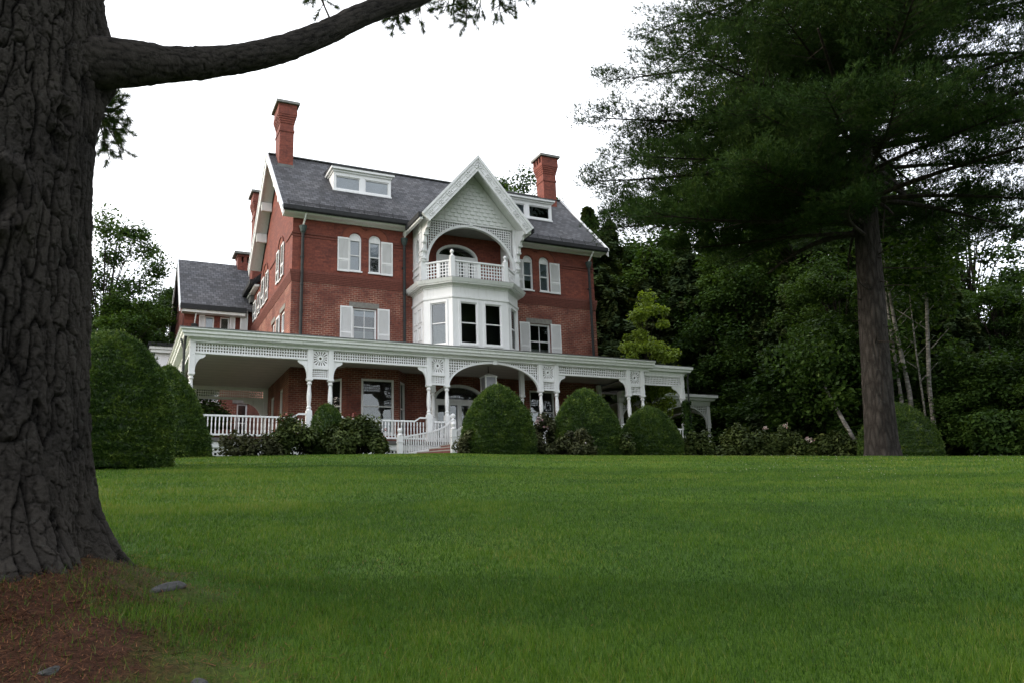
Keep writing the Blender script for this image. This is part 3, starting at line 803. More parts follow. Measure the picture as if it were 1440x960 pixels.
# roof, cornice, beams
vr = MB()
def cornice_loop(mb, pts, prof, closed=False):
    """sweep (offset outwards, z) profile along an open polyline of plan points; outward = right side of travel"""
    n = len(pts); rows = []
    for d, z in prof:
        row = []
        for i in range(n):
            ns = []
            if i > 0: a = Vector(pts[i]) - Vector(pts[i - 1]); a.normalize(); ns.append(Vector((a.y, -a.x)))
            if i < n - 1: a = Vector(pts[i + 1]) - Vector(pts[i]); a.normalize(); ns.append(Vector((a.y, -a.x)))
            b_ = ns[0] if len(ns) == 1 else (ns[0] + ns[1]) / (1 + ns[0].dot(ns[1]))
            row.append((pts[i][0] + b_.x * d, pts[i][1] + b_.y * d, z))
        rows.append(row)
    k0 = len(mb.v); m_ = len(prof)
    for row in rows: mb.v += row
    for j in range(m_):
        for i in range(n - 1):
            a = k0 + j * n + i; b2_ = k0 + ((j + 1) % m_) * n + i
            mb.f.append((a, a + 1, b2_ + 1, b2_))
    mb.f.append(tuple(k0 + j * n for j in range(m_))[::-1]); mb.f.append(tuple(k0 + j * n + n - 1 for j in range(m_)))
path = [(-4.63, 5.75), (-4.63, YP), (17.25, YP)]
co = MB()
cornice_loop(co, path, [(-0.1, 9.60), (0.10, 9.60), (0.13, 9.68), (0.36, 9.72), (0.38, 9.80), (0.44, 9.84), (0.44, 9.93), (0.52, 9.98), (0.52, 10.03), (-0.1, 10.03)])
co.build('veranda_cornice', 'white_soft', house)
ro = MB()
ro.prism([(-4.0, YP - 0.54, 10.032), (17.25, YP - 0.54, 10.032), (17.25, -0.003, 10.62), (-0.005, -0.003, 10.62)], (0, 0, 0.035))
ro.prism([(-5.17, YP - 0.54, 10.032), (-4.0, YP - 0.54, 10.032), (-0.006, -0.003, 10.62), (-0.006, 5.75, 10.62), (-5.17, 5.75, 10.032)], (0, 0, 0.034))
ro.build('veranda_roof', 'lead', house)
be = MB()
be.fbox(VF, -4.75, 17.1, 9.575, 9.61, -0.12, 0.12)
for a_, c_ in ((-4.73, -0.106), (0.986, 5.164), (11.846, 15.724)): be.fbox(VF, a_, c_, 9.121, 9.21, -0.10, 0.08)
be.fbox(VL, 0, VL.len, 9.571, 9.612, -0.12, 0.118); be.fbox(VL, 0, VL.len - 0.1, 9.12, 9.21, -0.10, 0.08)
be.build('veranda_beam', 'white', house)
ce = MB().box(-4.5, 17.2, YP + 0.1, -0.4, 9.66, 9.70).box(-4.5, -0.01, -0.4, 5.6, 9.661, 9.70)
ce.build('veranda_ceiling', 'ceiling', house)
MB().box(-4.75, 19.6, YP - 0.15, -0.002, 5.66, 5.80).box(-4.75, -0.002, 0, 5.75, 5.661, 5.80).build('veranda_floor', 'floor', house)
sk = MB().fbox(VF, -4.7, 5.9, 5.42, 5.655, 0.0, 0.08).fbox(VF, 10.9, 19.5, 5.42, 5.655, 0, 0.08).fbox(VL, 0, VL.len, 5.42, 5.655, 0, 0.08)
sk.build('skirt_board', 'white', house)
la = MB(); lattice(la, VF, -4.7, 5.9, 4.75, 5.42, 0.17, 0.075, 0.0, 0.03); lattice(la, VF, 10.9, 17, 4.75, 5.42, 0.17, 0.075, 0, 0.03); lattice(la, VL, 0, VL.len, 4.75, 5.42, 0.2, 0.08, 0, 0.03)
la.build('skirt_lattice', 'white', house)
MB().box(-4.5, 17, -4.0, -3.9, 4.5, 5.6).build('crawl_shade_sheet', 'dark', house)  # dark sheet behind the skirt lattice, painted as shade under the floor

# posts: one turned post, copied
def post_mesh():
    p = MB()
    p.box(-0.115, 0.115, -0.115, 0.115, 0, 1.20)
    p.lathe(0, 0, [(0.11, 1.20), (0.085, 1.27), (0.11, 1.33), (0.075, 1.38), (0.07, 1.42), (0.095, 1.62), (0.10, 1.80), (0.085, 2.05), (0.068, 2.22), (0.068, 2.27), (0.10, 2.31), (0.10, 2.36), (0.075, 2.40), (0.105, 2.45)], 14)
    p.box(-0.105, 0.105, -0.105, 0.105, 2.45, 3.77)
    p.box(-0.125, 0.125, -0.125, 0.125, 2.47, 2.53)
    return p
post0 = post_mesh().build('veranda_post', 'white', house, origin=(0, 0, 0))
def at_post(o, x, y): o.location = (x, y, ZF - O.z); return o
at_post(post0, PX[0], YP)
post_spots = [(x, YP) for x in PX[1:]] + [(-4.63, YP), (19.25, YP + 0.15), (-4.63, -0.3), (-4.63, 0.58), (-4.63, 5.5), (-0.12, 5.5), (16.66, -0.4), (19.25, -0.4)]
# inner posts behind the entrance pairs
post_spots += [(5.95, -3.2), (10.7, -2.9)]
for x, y in post_spots: at_post(link_copy(post0, house), x, y)

# brackets
def bracket_mesh(mb, F, u, s, z0=8.34, z1=9.119, w_=0.50, th=0.07, d=-0.035):
    pr = [(u + s * 0.10, z1), (u + s * w_, z1), (u + s * w_, z1 - 0.09), (u + s * (w_ - 0.04), z1 - 0.12)]
    for k in range(9):
        t = math.pi / 2 * k / 8
        pr.append((u + s * (w_ - 0.10 - (w_ - 0.22) * math.sin(t)), z1 - 0.17 - (z1 - 0.22 - z0) * (1 - math.cos(t))))
    pr += [(u + s * 0.15, z0), (u + s * 0.10, z0)]
    mb.fprism(F, pr, d, d + th)
for u, s in ((-4.63, 1), (0.0, -1), (0.88, 1), (5.27, -1), (11.74, 1), (15.83, -1)):
    bk = MB(); bracket_mesh(bk, VF, u, s); bk.build('bracket', 'white', house)
for u, s in ((VL.len, -1), (5.9, 1), (5.02, -1), (0.1, 1)):
    bk = MB(); bracket_mesh(bk, VL, u, s); bk.build('bracket', 'white', house)
# lattice friezes
def frieze(F, u0, u1, z0=9.21, z1=9.57):
    f = MB(); lattice(f, F, u0, u1, z0, z1, 0.105, 0.045, -0.05, 0.025)
    f.build('lattice_frieze', 'white', house)
for a, c in ((-4.52, -0.11), (0.99, 5.16), (11.85, 15.72)): frieze(VF, a, c)
frieze(VL, 0.1, 4.9); frieze(VL, 6.0, VL.len - 0.12)
# sunburst panels and little lattices between the paired posts
def sunburst(F, u0, u1):
    c = (u0 + u1) / 2; zc_ = 9.22; wd = u1 - u0 - 0.22
    hs = [[(c + 0.055 * math.cos(a), zc_ + 0.055 * math.sin(a)) for a in np.linspace(0, 2 * math.pi, 13)[:-1]]]
    for k in range(16):
        a = 2 * math.pi * (k + 0.5) / 16; r0 = 0.12
        r1 = min(0.27 / max(abs(math.cos(a)), 1e-3), 0.29 / max(abs(math.sin(a)), 1e-3), 0.34)
        h0, h1 = 0.006, 0.026; ca, sa = math.cos(a), math.sin(a)
        hs.append([(c + r0 * ca + h0 * sa, zc_ + r0 * sa - h0 * ca), (c + r1 * ca + h1 * sa, zc_ + r1 * sa - h1 * ca), (c + r1 * ca - h1 * sa, zc_ + r1 * sa + h1 * ca), (c + r0 * ca - h0 * sa, zc_ + r0 * sa + h0 * ca)])
    p = MB().holed(F, rect(u0 + 0.106, u1 - 0.106, 8.89, 9.568), hs, 0.02, -0.02)
    p.build('sunburst_panel', 'white', house)
    q = MB(); lattice(q, F, u0 + 0.11, u1 - 0.11, 8.42, 8.76, 0.085, 0.036, -0.03, 0.02)
    q.fbox(F, u0 + 0.106, u1 - 0.106, 8.76, 8.888, -0.05, 0.05); q.fbox(F, u0 + 0.106, u1 - 0.106, 8.34, 8.43, -0.05, 0.05)
    q.build('pair_lattice', 'white', house)
for a, c in ((PX[0], PX[1]), (PX[2], PX[3]), (PX[4], PX[5]), (PX[6], PX[7])): sunburst(VF, a, c)
sunburst(VL, 5.02, 5.9)
# arch over the entrance bay
EA, EH, EZ, ER = 8.505, 2.26, 8.30, 1.16
ea = MB(); n = 40
for k in range(n):
    t0, t1 = math.pi * k / n, math.pi * (k + 1) / n
    f_ = lambda t, e: (EA + (EH + e) * math.cos(t), EZ + (ER + e) * math.sin(t))
    ea.fprism(VF, [f_(t0, 0), f_(t1, 0), f_(t1, 0.10), f_(t0, 0.10)], -0.09, 0.05)
ea.fbox(VF, EA - 0.10, EA + 0.10, 9.42, 9.60, 0.085, 0.13)
ea.build('veranda_arch', 'white', house)
es = MB(); lattice(es, VF, 6.25, 10.77, 8.36, 9.57, 0.118, 0.048, -0.04, 0.025, keep=lambda u: ell(u, EH + 0.09, ER + 0.09, EZ, EA)); es.build('spandrel_lattice', 'white', house)

# railings: rails in one mesh, each baluster a copy
bal0 = None
def railing(p0, p1, ramp0=False, ramp1=False, z=ZF, pitch=0.145):
    global bal0
    F = Frame(p0, p1); r = MB(); ln = F.len
    zt = z + 0.90; zr = z + 1.06
    a = 0.55 if ramp0 else 0; c = ln - (0.55 if ramp1 else 0)
    r.fbox(F, a, c, zt - 0.05, zt + 0.02, -0.045, 0.045)
    r.fbox(F, 0, ln, z + 0.10, z + 0.17, -0.035, 0.035)
    for on, u0, u1, s in ((ramp0, 0, 0.55, 1), (ramp1, ln - 0.55, ln, -1)):
        if on:
            ua, ub = (u0, u0 + 0.3) if s > 0 else (u1 - 0.3, u1)
            r.fbox(F, ua, ub, zr - 0.05, zr + 0.02, -0.045, 0.045)
            q = [(u0 + 0.3, zr - 0.05), (u0 + 0.3, zr + 0.02), (u1, zt + 0.02), (u1, zt - 0.05)] if s > 0 else [(u1 - 0.3, zr - 0.05), (u1 - 0.3, zr + 0.02), (u0, zt + 0.02), (u0, zt - 0.05)]
            r.fprism(F, q, -0.044, 0.044)
    ro_ = r.build('railing', 'white', house)
    k = max(2, round(ln / pitch))
    for i in range(1, k):
        q = F.P(ln * i / k, 0, 0)
        if bal0 is None:
            bm_ = MB().box(-0.024, 0.024, -0.024, 0.024, 0, 0.16).lathe(0, 0, [(0.024, 0.16), (0.016, 0.20), (0.024, 0.32), (0.027, 0.40), (0.016, 0.50), (0.016, 0.52)], 8).box(-0.022, 0.022, -0.022, 0.022, 0.52, 0.69)
            b_ = bm_.build('baluster', 'white', ro_, origin=(0, 0, 0)); bal0 = b_
        else: b_ = link_copy(bal0, ro_)
        b_.location = (q.x, q.y, z + 0.165 - O.z)
    return ro_
railing((-4.51, YP), (-0.12, YP), ramp1=True)
railing((0.12, YP), (0.76, YP))
railing((1.0, YP), (5.15, YP), True, True)
railing((5.39, YP), (6.01, YP))
railing((11.86, YP), (15.71, YP), True, True)
railing((16.78, YP), (19.13, YP))
railing((-4.63, -0.42), (-4.63, YP + 0.12))
railing((-0.3, 5.5), (-4.5, 5.5))
# far end of the left side: beam, lattice and a curved bracket seen through the bay
EBF = Frame((-4.63, 5.5), (0, 5.5))
MB().fbox(EBF, 0, 4.62, 9.0, 9.12, -0.06, 0.06).fbox(EBF, 0, 4.62, 9.5, 9.66, -0.06, 0.06).build('veranda_beam', 'white_soft', house)
f = MB(); lattice(f, EBF, 0.1, 4.5, 9.12, 9.5, 0.11, 0.045, -0.02, 0.025); f.build('lattice_frieze', 'white_soft', house)
bk = MB(); bracket_mesh(bk, EBF, 4.5, -1, 7.6, 9.0, 1.1); bk.build('bracket', 'white_soft', house)
# downpipe at the left corner and at the right end
for x, y, zt in ((-4.95, -4.78, 9.7), (19.5, -4.55, 9.6)):
    MB().tube([(x + 0.02, y - 0.1, zt), (x, y, zt - 0.35), (x, y, 5.1)], 0.05, 8).build('downspout', 'pipe', house)
MB().tube([(-5.05, -4.3, 9.72), (-4.97, -4.5, 9.3), (-4.95, -4.7, 8.9)], 0.04, 8).build('downspout', 'pipe', house)

# ---- right extension of the veranda
ex = MB()
cornice_loop(ex, [(16.95, YP + 0.15), (19.35, YP + 0.15), (19.35, 1.0)], [(-0.1, 9.5), (0.08, 9.5), (0.10, 9.60), (0.32, 9.64), (0.34, 9.74), (0.42, 9.78), (0.42, 9.90), (-0.1, 9.90)])
ex.build('veranda_cornice', 'white_soft', house)
MB().box(16.9, 19.75, -4.75, 1.4, 9.902, 9.94).build('veranda_roof', 'lead', house)
MB().box(17.0, 19.3, -4.25, 1.0, 9.52, 9.56).build('veranda_ceiling', 'ceiling', house)
XF = Frame((16.66, YP + 0.15), (19.25, YP + 0.15))
MB().fbox(XF, 0.1, 2.6, 9.40, 9.50, -0.08, 0.07).fbox(XF, 0.1, 2.6, 8.92, 9.0, -0.07, 0.07).build('veranda_beam', 'white', house)
f = MB(); lattice(f, XF, 0.12, 2.5, 9.0, 9.40, 0.095, 0.045, -0.03, 0.025); f.build('lattice_frieze', 'white', house)
bk = MB(); bracket_mesh(bk, XF, XF.len, -1, 7.9, 8.92, 0.62); bk.build('bracket', 'white', house)

# ---- ground-floor bay behind the veranda (brick)
GB = [(1.7, 0.0), (2.45, -1.05), (5.0, -1.05), (5.75, 0.0)]
gb = MB()
for i in range(3):
    F = Frame(GB[i], GB[i + 1])
    a, c = (0.72, 2.32) if i == 1 else (0.28, 1.02)
    gb.holed(F, rect(0, F.len, 4.6, 9.655), [rect(a, c, 6.55, 9.16)], 0, -0.2)
gb.build('brick_bay', 'brick', house)
MB().prism([(2.0, -0.01, 5.8), (2.6, -0.7, 5.8), (4.85, -0.7, 5.8), (5.45, -0.01, 5.8)], (0, 0, 3.8)).build('room_shade_block', 'dark', house)  # dark block in the brick bay, indoor shade put into its colour
for i in range(3):
    F = Frame(GB[i], GB[i + 1]); a, c = (0.72, 2.32) if i == 1 else (0.28, 1.02)
    window(F, a, c, 6.55, 9.16, fw=0.10, rec=0.04, lower=0.30 if i == 1 else None)

# ---- stairs, going down to the left in front of the entrance
ZL = 5.10
st = MB(); nst = 4
A0, B0 = Vector((6.15, -4.72)), Vector((6.75, -6.7))       # upper edge: back end, front end
A1, B1 = Vector((3.72, -5.35)), Vector((5.55, -6.75))      # lower edge
MB().prism([(6.0, -4.66, 5.2), (6.75, -6.75, 5.2), (9.8, -6.75, 5.2), (10.9, -4.66, 5.2)], (0, 0, 0.58)).build('stair_landing', 'tread', house)
steps = MB(); treads = MB()
for k in range(nst):
    t0, t1 = k / nst, (k + 1) / nst
    z1 = 5.78 - (k + 1) * 0.17
    q = [A0.lerp(A1, t0), A0.lerp(A1, t1), B0.lerp(B1, t1), B0.lerp(B1, t0)]
    steps.prism([(p.x, p.y, 4.9) for p in q], (0, 0, z1 - 0.04 - 4.9))
    treads.prism([(p.x, p.y, z1 - 0.039) for p in q], (0, 0, 0.045))
sto = steps.build('staircase', 'stair', house)
treads.build('treads', 'tread', sto)
def newel(x, y, z0, h, rt=0.085):
    nw = MB().box(x - 0.105, x + 0.105, y - 0.105, y + 0.105, z0, z0 + h)
    nw.box(x - 0.125, x + 0.125, y - 0.125, y + 0.125, z0 + h * 0.72, z0 + h * 0.72 + 0.04)
    nw.lathe(x, y, [(0.13, z0 + h), (0.13, z0 + h + 0.035), (0.06, z0 + h + 0.08), (0.05, z0 + h + 0.11), (0.09, z0 + h + 0.15), (0.11, z0 + h + 0.22), (0.09, z0 + h + 0.29), (0.02, z0 + h + 0.33)], 14)
    nw.build('newel', 'white', house)
newel(3.62, -5.45, 4.9, 1.02); newel(6.28, -4.80, 5.1, 1.62)
newel(5.50, -6.78, 4.9, 1.16); newel(6.72, -6.62, 5.2, 1.70)
def stair_rail(p0, p1, z0, z1):
    """sloping rail with an upswept end, bottom rail following the steps"""
    F = Frame(p0, p1); ln = F.len; r = MB(); n = 16
    def top(t): return z0 + (z1 - z0) * (0.62 * t + 0.38 * t ** 6)
    def bot(t): return z0 - 0.72 + (z1 - z0) * 0.60 * t
    for k in range(n):
        t0, t1 = k / n, (k + 1) / n
        r.fprism(F, [(ln * t0, top(t0) - 0.07), (ln * t1, top(t1) - 0.07), (ln * t1, top(t1)), (ln * t0, top(t0))], -0.045, 0.045)
    r.fprism(F, [(0, bot(0) - 0.14), (ln, bot(1) - 0.14), (ln, bot(1)), (0, bot(0))], -0.035, 0.035)
    o = r.build('stair_railing', 'white', house)
    m_ = round(ln / 0.115)
    for k in range(1, m_):
        t = k / m_
        MB().fbox(F, ln * t - 0.02, ln * t + 0.02, bot(t) - 0.01, top(t) - 0.06, -0.02, 0.02).build('baluster', 'white', o)
stair_rail((3.72, -5.40), (6.18, -4.85), 5.90, 6.72)
stair_rail((5.60, -6.77), (6.63, -6.64), 6.02, 6.95)

# ---- rear wing at the left
WF = Frame((-3.88, 12.0), (0, 12.0))
u = lambda x: x + 3.88
ww = MB()
ww.holed(WF, rect(0, 3.88, 4.6, 15.4), [rect(u(-2.72), u(-2.20), 13.45, 15.02), rect(u(-1.86), u(-1.33), 13.45, 15.02), rect(u(-2.9), u(-1.75), 9.9, 12.0), rect(u(-0.70), u(-0.10), 7.6, 9.86)], 0, -0.25)
ww.box(-3.88, -3.6, 12.25, 20, 4.6, 15.4).prism([(-3.88, 12.1, 15.4), (-3.88, 19.9, 15.4), (-3.88, 16, 19.2)], (0.28, 0, 0))
ww.build('wing_wall', 'brick', house)
MB().box(-3.3, -0.1, 12.7, 19, 5, 15.3).build('room_shade_block', 'dark', house)  # dark block painted as the shade inside the wing
window(WF, u(-2.72), u(-2.20), 13.45, 15.02, fw=0.07, blind=0.5, shutters=[(u(-3.05), u(-2.73), 13.4, 15.05)])
window(WF, u(-1.86), u(-1.33), 13.45, 15.02, fw=0.07, shutters=[(u(-1.32), u(-1.0), 13.4, 15.05)])
shutter(WF, u(-0.74), u(-0.30), 13.3, 15.5, house, d=0.2)
window(WF, u(-2.9), u(-1.75), 9.9, 12.0, blind=0.9)
window(WF, u(-0.70), u(-0.10), 7.6, 9.86)
MB().fbox(WF, u(-0.95), u(-0.03), 9.87, 10.12, -0.1, 0.05).build('stone_lintel', 'stone', house)
MB().fbox(WF, u(-3.0), u(-1.6), 9.66, 9.82, -0.1, 0.08).build('stone_sill', 'stone', house)
wr = MB().prism([(-4.15, 11.5, 15.50), (-4.15, 16, 19.68), (-4.15, 20.5, 15.50), (-4.15, 20.5, 15.36), (-4.15, 16, 19.54), (-4.15, 11.5, 15.36)], (6.5, 0, 0))
wr.build('wing_roof', 'slate', house)
# block between the main house and the wing, eaves along the side
md = MB().prism([(-0.42, 9.7, 16.72), (-0.42, 13.6, 16.72), (4.0, 13.6, 20.6), (4.0, 9.7, 20.6)], (0, 0, 0.12)); md.build('wing_roof', 'slate', house)
g = MB().box(-0.56, -0.40, 9.65, 13.9, 16.58, 16.84); g.build('gutter', 'black', house)
MB().box(-0.30, -0.01, 9.7, 13.0, 16.44, 16.57).build('eaves_cornice', 'white_soft', house)
MB().tube([(-0.3, 12.6, 16.5), (-0.12, 12.4, 15.9), (-0.12, 12.2, 13.0)], 0.05, 8).build('downspout', 'pipe', house)
g = MB().box(-4.17, -0.45, 11.34, 11.50, 15.22, 15.52); g.build('gutter', 'black', house)
MB().box(-4.05, -0.5, 11.45, 11.99, 15.06, 15.22).build('eaves_cornice', 'white_soft', house)
d = MB().tube([(-3.3, 11.85, 14.3), (-3.3, 11.85, 10.6)], 0.055, 8).lathe(-3.3, 11.85, [(0.07, 14.1), (0.17, 14.25), (0.19, 14.42), (0.15, 14.45)], 10)
d.build('downspout', 'pipe', house)
MB().tube([(-3.3, 11.85, 14.45), (-3.25, 11.5, 15.3)], 0.04, 8).build('outlet_pipe', 'white_soft', house)
r = MB()
for (ya, za), (yb, zb) in (((11.35, 15.42), (16.0, 19.74)), ((20.65, 15.42), (16.0, 19.74))):
    r.prism([(-4.22, ya, za), (-4.22, yb, zb), (-4.22, yb, zb - 0.45), (-4.22, ya, za - 0.4)], (0.07, 0, 0))
r.build('bargeboard', 'white', house)
chm = MB().box(-0.55, 0.45, 15.5, 16.5, 19.0, 19.75)
for x in (-0.55, -0.2, 0.15): chm.box(x, x + 0.22, 15.5, 16.5, 19.75, 20.15)
chm.box(-0.6, 0.5, 15.45, 16.55, 20.151, 20.3)
cho = chm.build('chimney', 'brick', house); MB().box(-0.8, 0.7, 15.3, 16.7, 20.302, 20.45).build('chimney_cap', 'capstone', cho)
# low flat-roofed bay beyond the veranda
fb = MB().box(-5.35, -3.9, 11.2, 14.5, 9.5, 12.45)
for k in range(6): fb.box(-5.30 + k * 0.24, -5.30 + k * 0.24 + 0.02, 11.185, 11.199, 9.5, 12.3)
fb.build('white_bay', 'white', house)
MB().box(-5.6, -3.9, 10.95, 14.7, 12.451, 12.62).box(-5.68, -3.9, 10.87, 14.8, 12.622, 12.78).build('eaves_cornice', 'white_soft', house)
MB().box(-5.75, -3.9, 10.8, 14.9, 12.782, 12.98).build('wing_roof', 'black', house)
MB().box(-5.3, -3.9, 11.3, 14.4, 4.6, 9.5).build('wing_wall', 'brick', house)

# ================================================================== porte-cochere at the right
PO = Vector((21.5, 1.0, 4.6))
pav = empty('porte_cochere', PO, 'small white open carriage porch with arched lattice beyond the right end of the veranda', 'porch')
PF = Frame((17.6, -0.85), (23.75, -0.85)); PR = Frame((23.75, -0.85), (23.75, 4.0))
q = MB(); cornice_loop(q, [(17.6, -0.85), (23.75, -0.85), (23.75, 4.2)], [(-0.1, 8.62), (0.06, 8.62), (0.08, 8.86), (0.28, 8.90), (0.30, 9.0), (0.42, 9.05), (0.42, 9.2), (-0.1, 9.2)])
q.build('cornice', 'white_soft', pav, PO)
MB().prism([(17.5, -1.27, 9.202), (24.17, -1.27, 9.202), (23.0, 2, 9.6), (17.5, 2, 9.6)], (0, 0, 0.03)).prism([(24.17, -1.27, 9.203), (24.17, 4.3, 9.203), (23.0, 4.0, 9.6), (23.0, 2, 9.6)], (0, 0, 0.03)).build('roof', 'lead', pav, PO)
MB().box(17.6, 23.6, -0.7, 4.0, 8.58, 8.61).build('ceiling', 'ceiling', pav, PO)
pp = post_mesh()
for i, (x, y) in enumerate([(23.65, -0.85), (20.35, -0.85), (17.7, -0.85), (23.65, 3.9), (20.35, 3.9)]):
    p = MB(); p.v = [(a[0] + x, a[1] + y, a[2] * 0.95 + 5.0) for a in pp.v]; p.f = list(pp.f)
    p.build('post', 'white', pav, PO)
for F, u0, u1 in ((PF, 2.86, 5.94), (PF, 0.15, 2.64), (PR, 0.12, 4.7)):
    c = (u0 + u1) / 2; h = (u1 - u0) / 2 - 0.02; a_ = MB(); zs, rr_ = 7.55, 0.98
    for k in range(24):
        t0, t1 = math.pi * k / 24, math.pi * (k + 1) / 24
        f_ = lambda t, e: (c + (h + e) * math.cos(t), zs + (rr_ + e) * math.sin(t))
        a_.fprism(F, [f_(t0, 0), f_(t1, 0), f_(t1, 0.07), f_(t0, 0.07)], -0.06, 0.04)
    a_.build('arch', 'white', pav, PO)
    l_ = MB(); lattice(l_, F, u0, u1, 7.6, 8.62, 0.125, 0.05, -0.03, 0.02, keep=lambda x, c=c, h=h: ell(x, h + 0.05, rr_ + 0.05, zs, c)); l_.build('spandrel_lattice', 'white', pav, PO)

# ================================================================== lantern hanging in the entrance bay
LO = Vector((8.85, -3.05, 8.45))
lan = empty('lantern', LO, 'square white framed lantern hanging under the veranda arch above the entrance steps', 'lantern')
b = MB(); s_ = 0.27
for i in (-1, 1):
    for j in (-1, 1): b.box(8.85 + i * s_ - 0.03, 8.85 + i * s_ + 0.03, -3.05 + j * s_ - 0.03, -3.05 + j * s_ + 0.03, 8.50, 9.10)
b.box(8.55, 9.15, -3.35, -2.75, 8.45, 8.50).box(8.52, 9.18, -3.38, -2.72, 9.10, 9.14)
b.build('lantern_frame', 'white', lan, LO)
MB().hexa([(8.50, -3.40, 9.142), (9.20, -3.40, 9.142), (9.20, -2.70, 9.142), (8.50, -2.70, 9.142)], [(8.80, -3.10, 9.32), (8.90, -3.10, 9.32), (8.90, -3.0, 9.32), (8.80, -3.0, 9.32)]).build('lantern_cap', 'white', lan, LO)
MB().tube([(8.85, -3.05, 9.32), (8.85, -3.05, 9.66)], 0.018, 6).build('chain', 'black', lan, LO)
MT['frost'] = mat_plain('frosted_glass', (0.30, 0.30, 0.34), 0.25, 0.1, 5)
b = MB().box(8.595, 9.105, -3.335, -3.325, 8.51, 9.09).box(8.595, 9.105, -2.775, -2.765, 8.51, 9.09).box(8.565, 8.575, -3.28, -2.82, 8.51, 9.09).box(9.125, 9.135, -3.28, -2.82, 8.51, 9.09)
b.build('pane', 'frost', lan, LO)
# ================================================================== ground
def smooth(t): t = np.clip(t, 0, 1); return t * t * (3 - 2 * t)
AZ = np.array([-180, -120, -60, -30, -10, -0.6, 6, 12.9, 21.9, 29.7, 36.9, 43.7, 49.6, 57.2, 75, 100, 140, 180.0])
TT = np.array([-0.06, -0.04, 0.03, 0.075, 0.094, 0.098, 0.0998, 0.1015, 0.1000, 0.0935, 0.0868, 0.0797, 0.073, 0.0632, 0.035, -0.01, -0.05, -0.06])
TRUNK = Vector((-8.23, -31.72))             # foot of the near tree
def ground(x, y):
    x = np.asarray(x, float); y = np.asarray(y, float)
    dx = x - CAM.x; dy = y - CAM.y
    d = np.hypot(dx, dy); az = np.degrees(np.arctan2(dx, dy))
    T = np.interp(az, AZ, TT)
    t = np.clip(d / 34.0, 0, 1)
    z = (T * 34.0 + 1.6) * (1.18 * t - 0.18 * t ** 3) + 0.35 * smooth((d - 34) / 8) * np.sign(T)
    # wooded hill behind the house and to the right
    z = z + 7.0 * smooth((y - 24) / 50) + 3.0 * smooth((d - 58) / 60) * smooth((az - 30) / 25)
    # litter mound round the near trunk
    r = np.hypot((x - TRUNK.x - 0.1), (y - TRUNK.y + 0.55) * 0.85)
    z = z + 0.50 * np.exp(-(r / 1.35) ** 2)
    nb_ = smooth((3.6 - r) / 2.0)
    z = z + nb_ * (0.030 * np.sin(x * 5.1 + 1.3 * np.sin(y * 3.7)) * np.sin(y * 4.3 + 0.6) + 0.012 * np.sin(x * 13 + y * 7) * np.sin(y * 11 - x * 5))
    # slight swells in the lawn
    z = z + 0.035 * np.sin(x * 0.55 + 0.7) * np.sin(y * 0.43 + 1.1) * smooth((d - 3) / 6) * (1 - smooth((d - 26) / 6))
    return z
def polar_sheet(name, rr, az0, az1, na, matl):
    a = np.radians(np.linspace(az0, az1, na)); r = np.asarray(rr)
    X = CAM.x + r[:, None] * np.sin(a)[None]; Y = CAM.y + r[:, None] * np.cos(a)[None]
    Z = ground(X, Y)
    nr, n_ = X.shape
    V = np.stack([X, Y, Z], -1).reshape(-1, 3)
    i = np.arange(nr - 1)[:, None] * n_ + np.arange(n_ - 1)[None]
    Fq = np.stack([i, i + 1, i + 1 + n_, i + n_], -1).reshape(-1, 4)
    me = bpy.data.meshes.new(name); me.from_pydata(V.tolist(), [], Fq.tolist())
    me.polygons.foreach_set('use_smooth', [True] * len(me.polygons)); me.materials.append(matl)
    o = bpy.data.objects.new(name, me); COL.objects.link(o); return o

M, t, p = new_mat('lawn_soil_and_turf')
tc_ = N(t, 'ShaderNodeTexCoord')
n1 = N(t, 'ShaderNodeTexNoise', Scale=0.28, Detail=4.0); L(t, tc_.outputs['Object'], n1.inputs['Vector'])
n2 = N(t, 'ShaderNodeTexNoise', Scale=2.6, Detail=6.0, Roughness=0.65); L(t, tc_.outputs['Object'], n2.inputs['Vector'])
n3 = N(t, 'ShaderNodeTexNoise', Scale=38.0, Detail=4.0, Roughness=0.7); L(t, tc_.outputs['Object'], n3.inputs['Vector'])
c = ramp(t, n1.outputs['Fac'], [(0.32, (0.028, 0.070, 0.007)), (0.68, (0.062, 0.115, 0.012))])
c = mixc(t, 1.0, c, ramp(t, n2.outputs['Fac'], [(0.3, (0.78, 0.84, 0.8)), (0.72, (1.22, 1.14, 1.15))]), 'MULTIPLY')
c = mixc(t, 1.0, c, ramp(t, n3.outputs['Fac'], [(0.3, (0.55, 0.6, 0.55)), (0.75, (1.4, 1.35, 1.3))]), 'MULTIPLY')
# forest floor beyond the lawn, pine litter below the near tree
sep = N(t, 'ShaderNodeSeparateXYZ'); L(t, tc_.outputs['Object'], sep.inputs[0])
litter = ramp(t, n3.outputs['Fac'], [(0.28, (0.012, 0.007, 0.005)), (0.75, (0.080, 0.034, 0.019))])
dx = math_n(t, 'SUBTRACT', sep.outputs[0], TRUNK.x); dy = math_n(t, 'SUBTRACT', sep.outputs[1], TRUNK.y - 1.4)
rr_ = math_n(t, 'SQRT', math_n(t, 'ADD', math_n(t, 'MULTIPLY', dx, dx), math_n(t, 'MULTIPLY', math_n(t, 'MULTIPLY', dy, dy), 0.30)))
edge = math_n(t, 'ADD', rr_, math_n(t, 'MULTIPLY', math_n(t, 'SUBTRACT', n2.outputs['Fac'], 0.5), 2.2))
c = mixc(t, ramp(t, edge, [(0.0, (1, 1, 1)), (1.0, (0, 0, 0))]), c, c)
mr = N(t, 'ShaderNodeMapRange'); L(t, edge, mr.inputs[0]); mr.inputs[1].default_value = 0.95; mr.inputs[2].default_value = 2.0; mr.inputs[3].default_value = 1; mr.inputs[4].default_value = 0
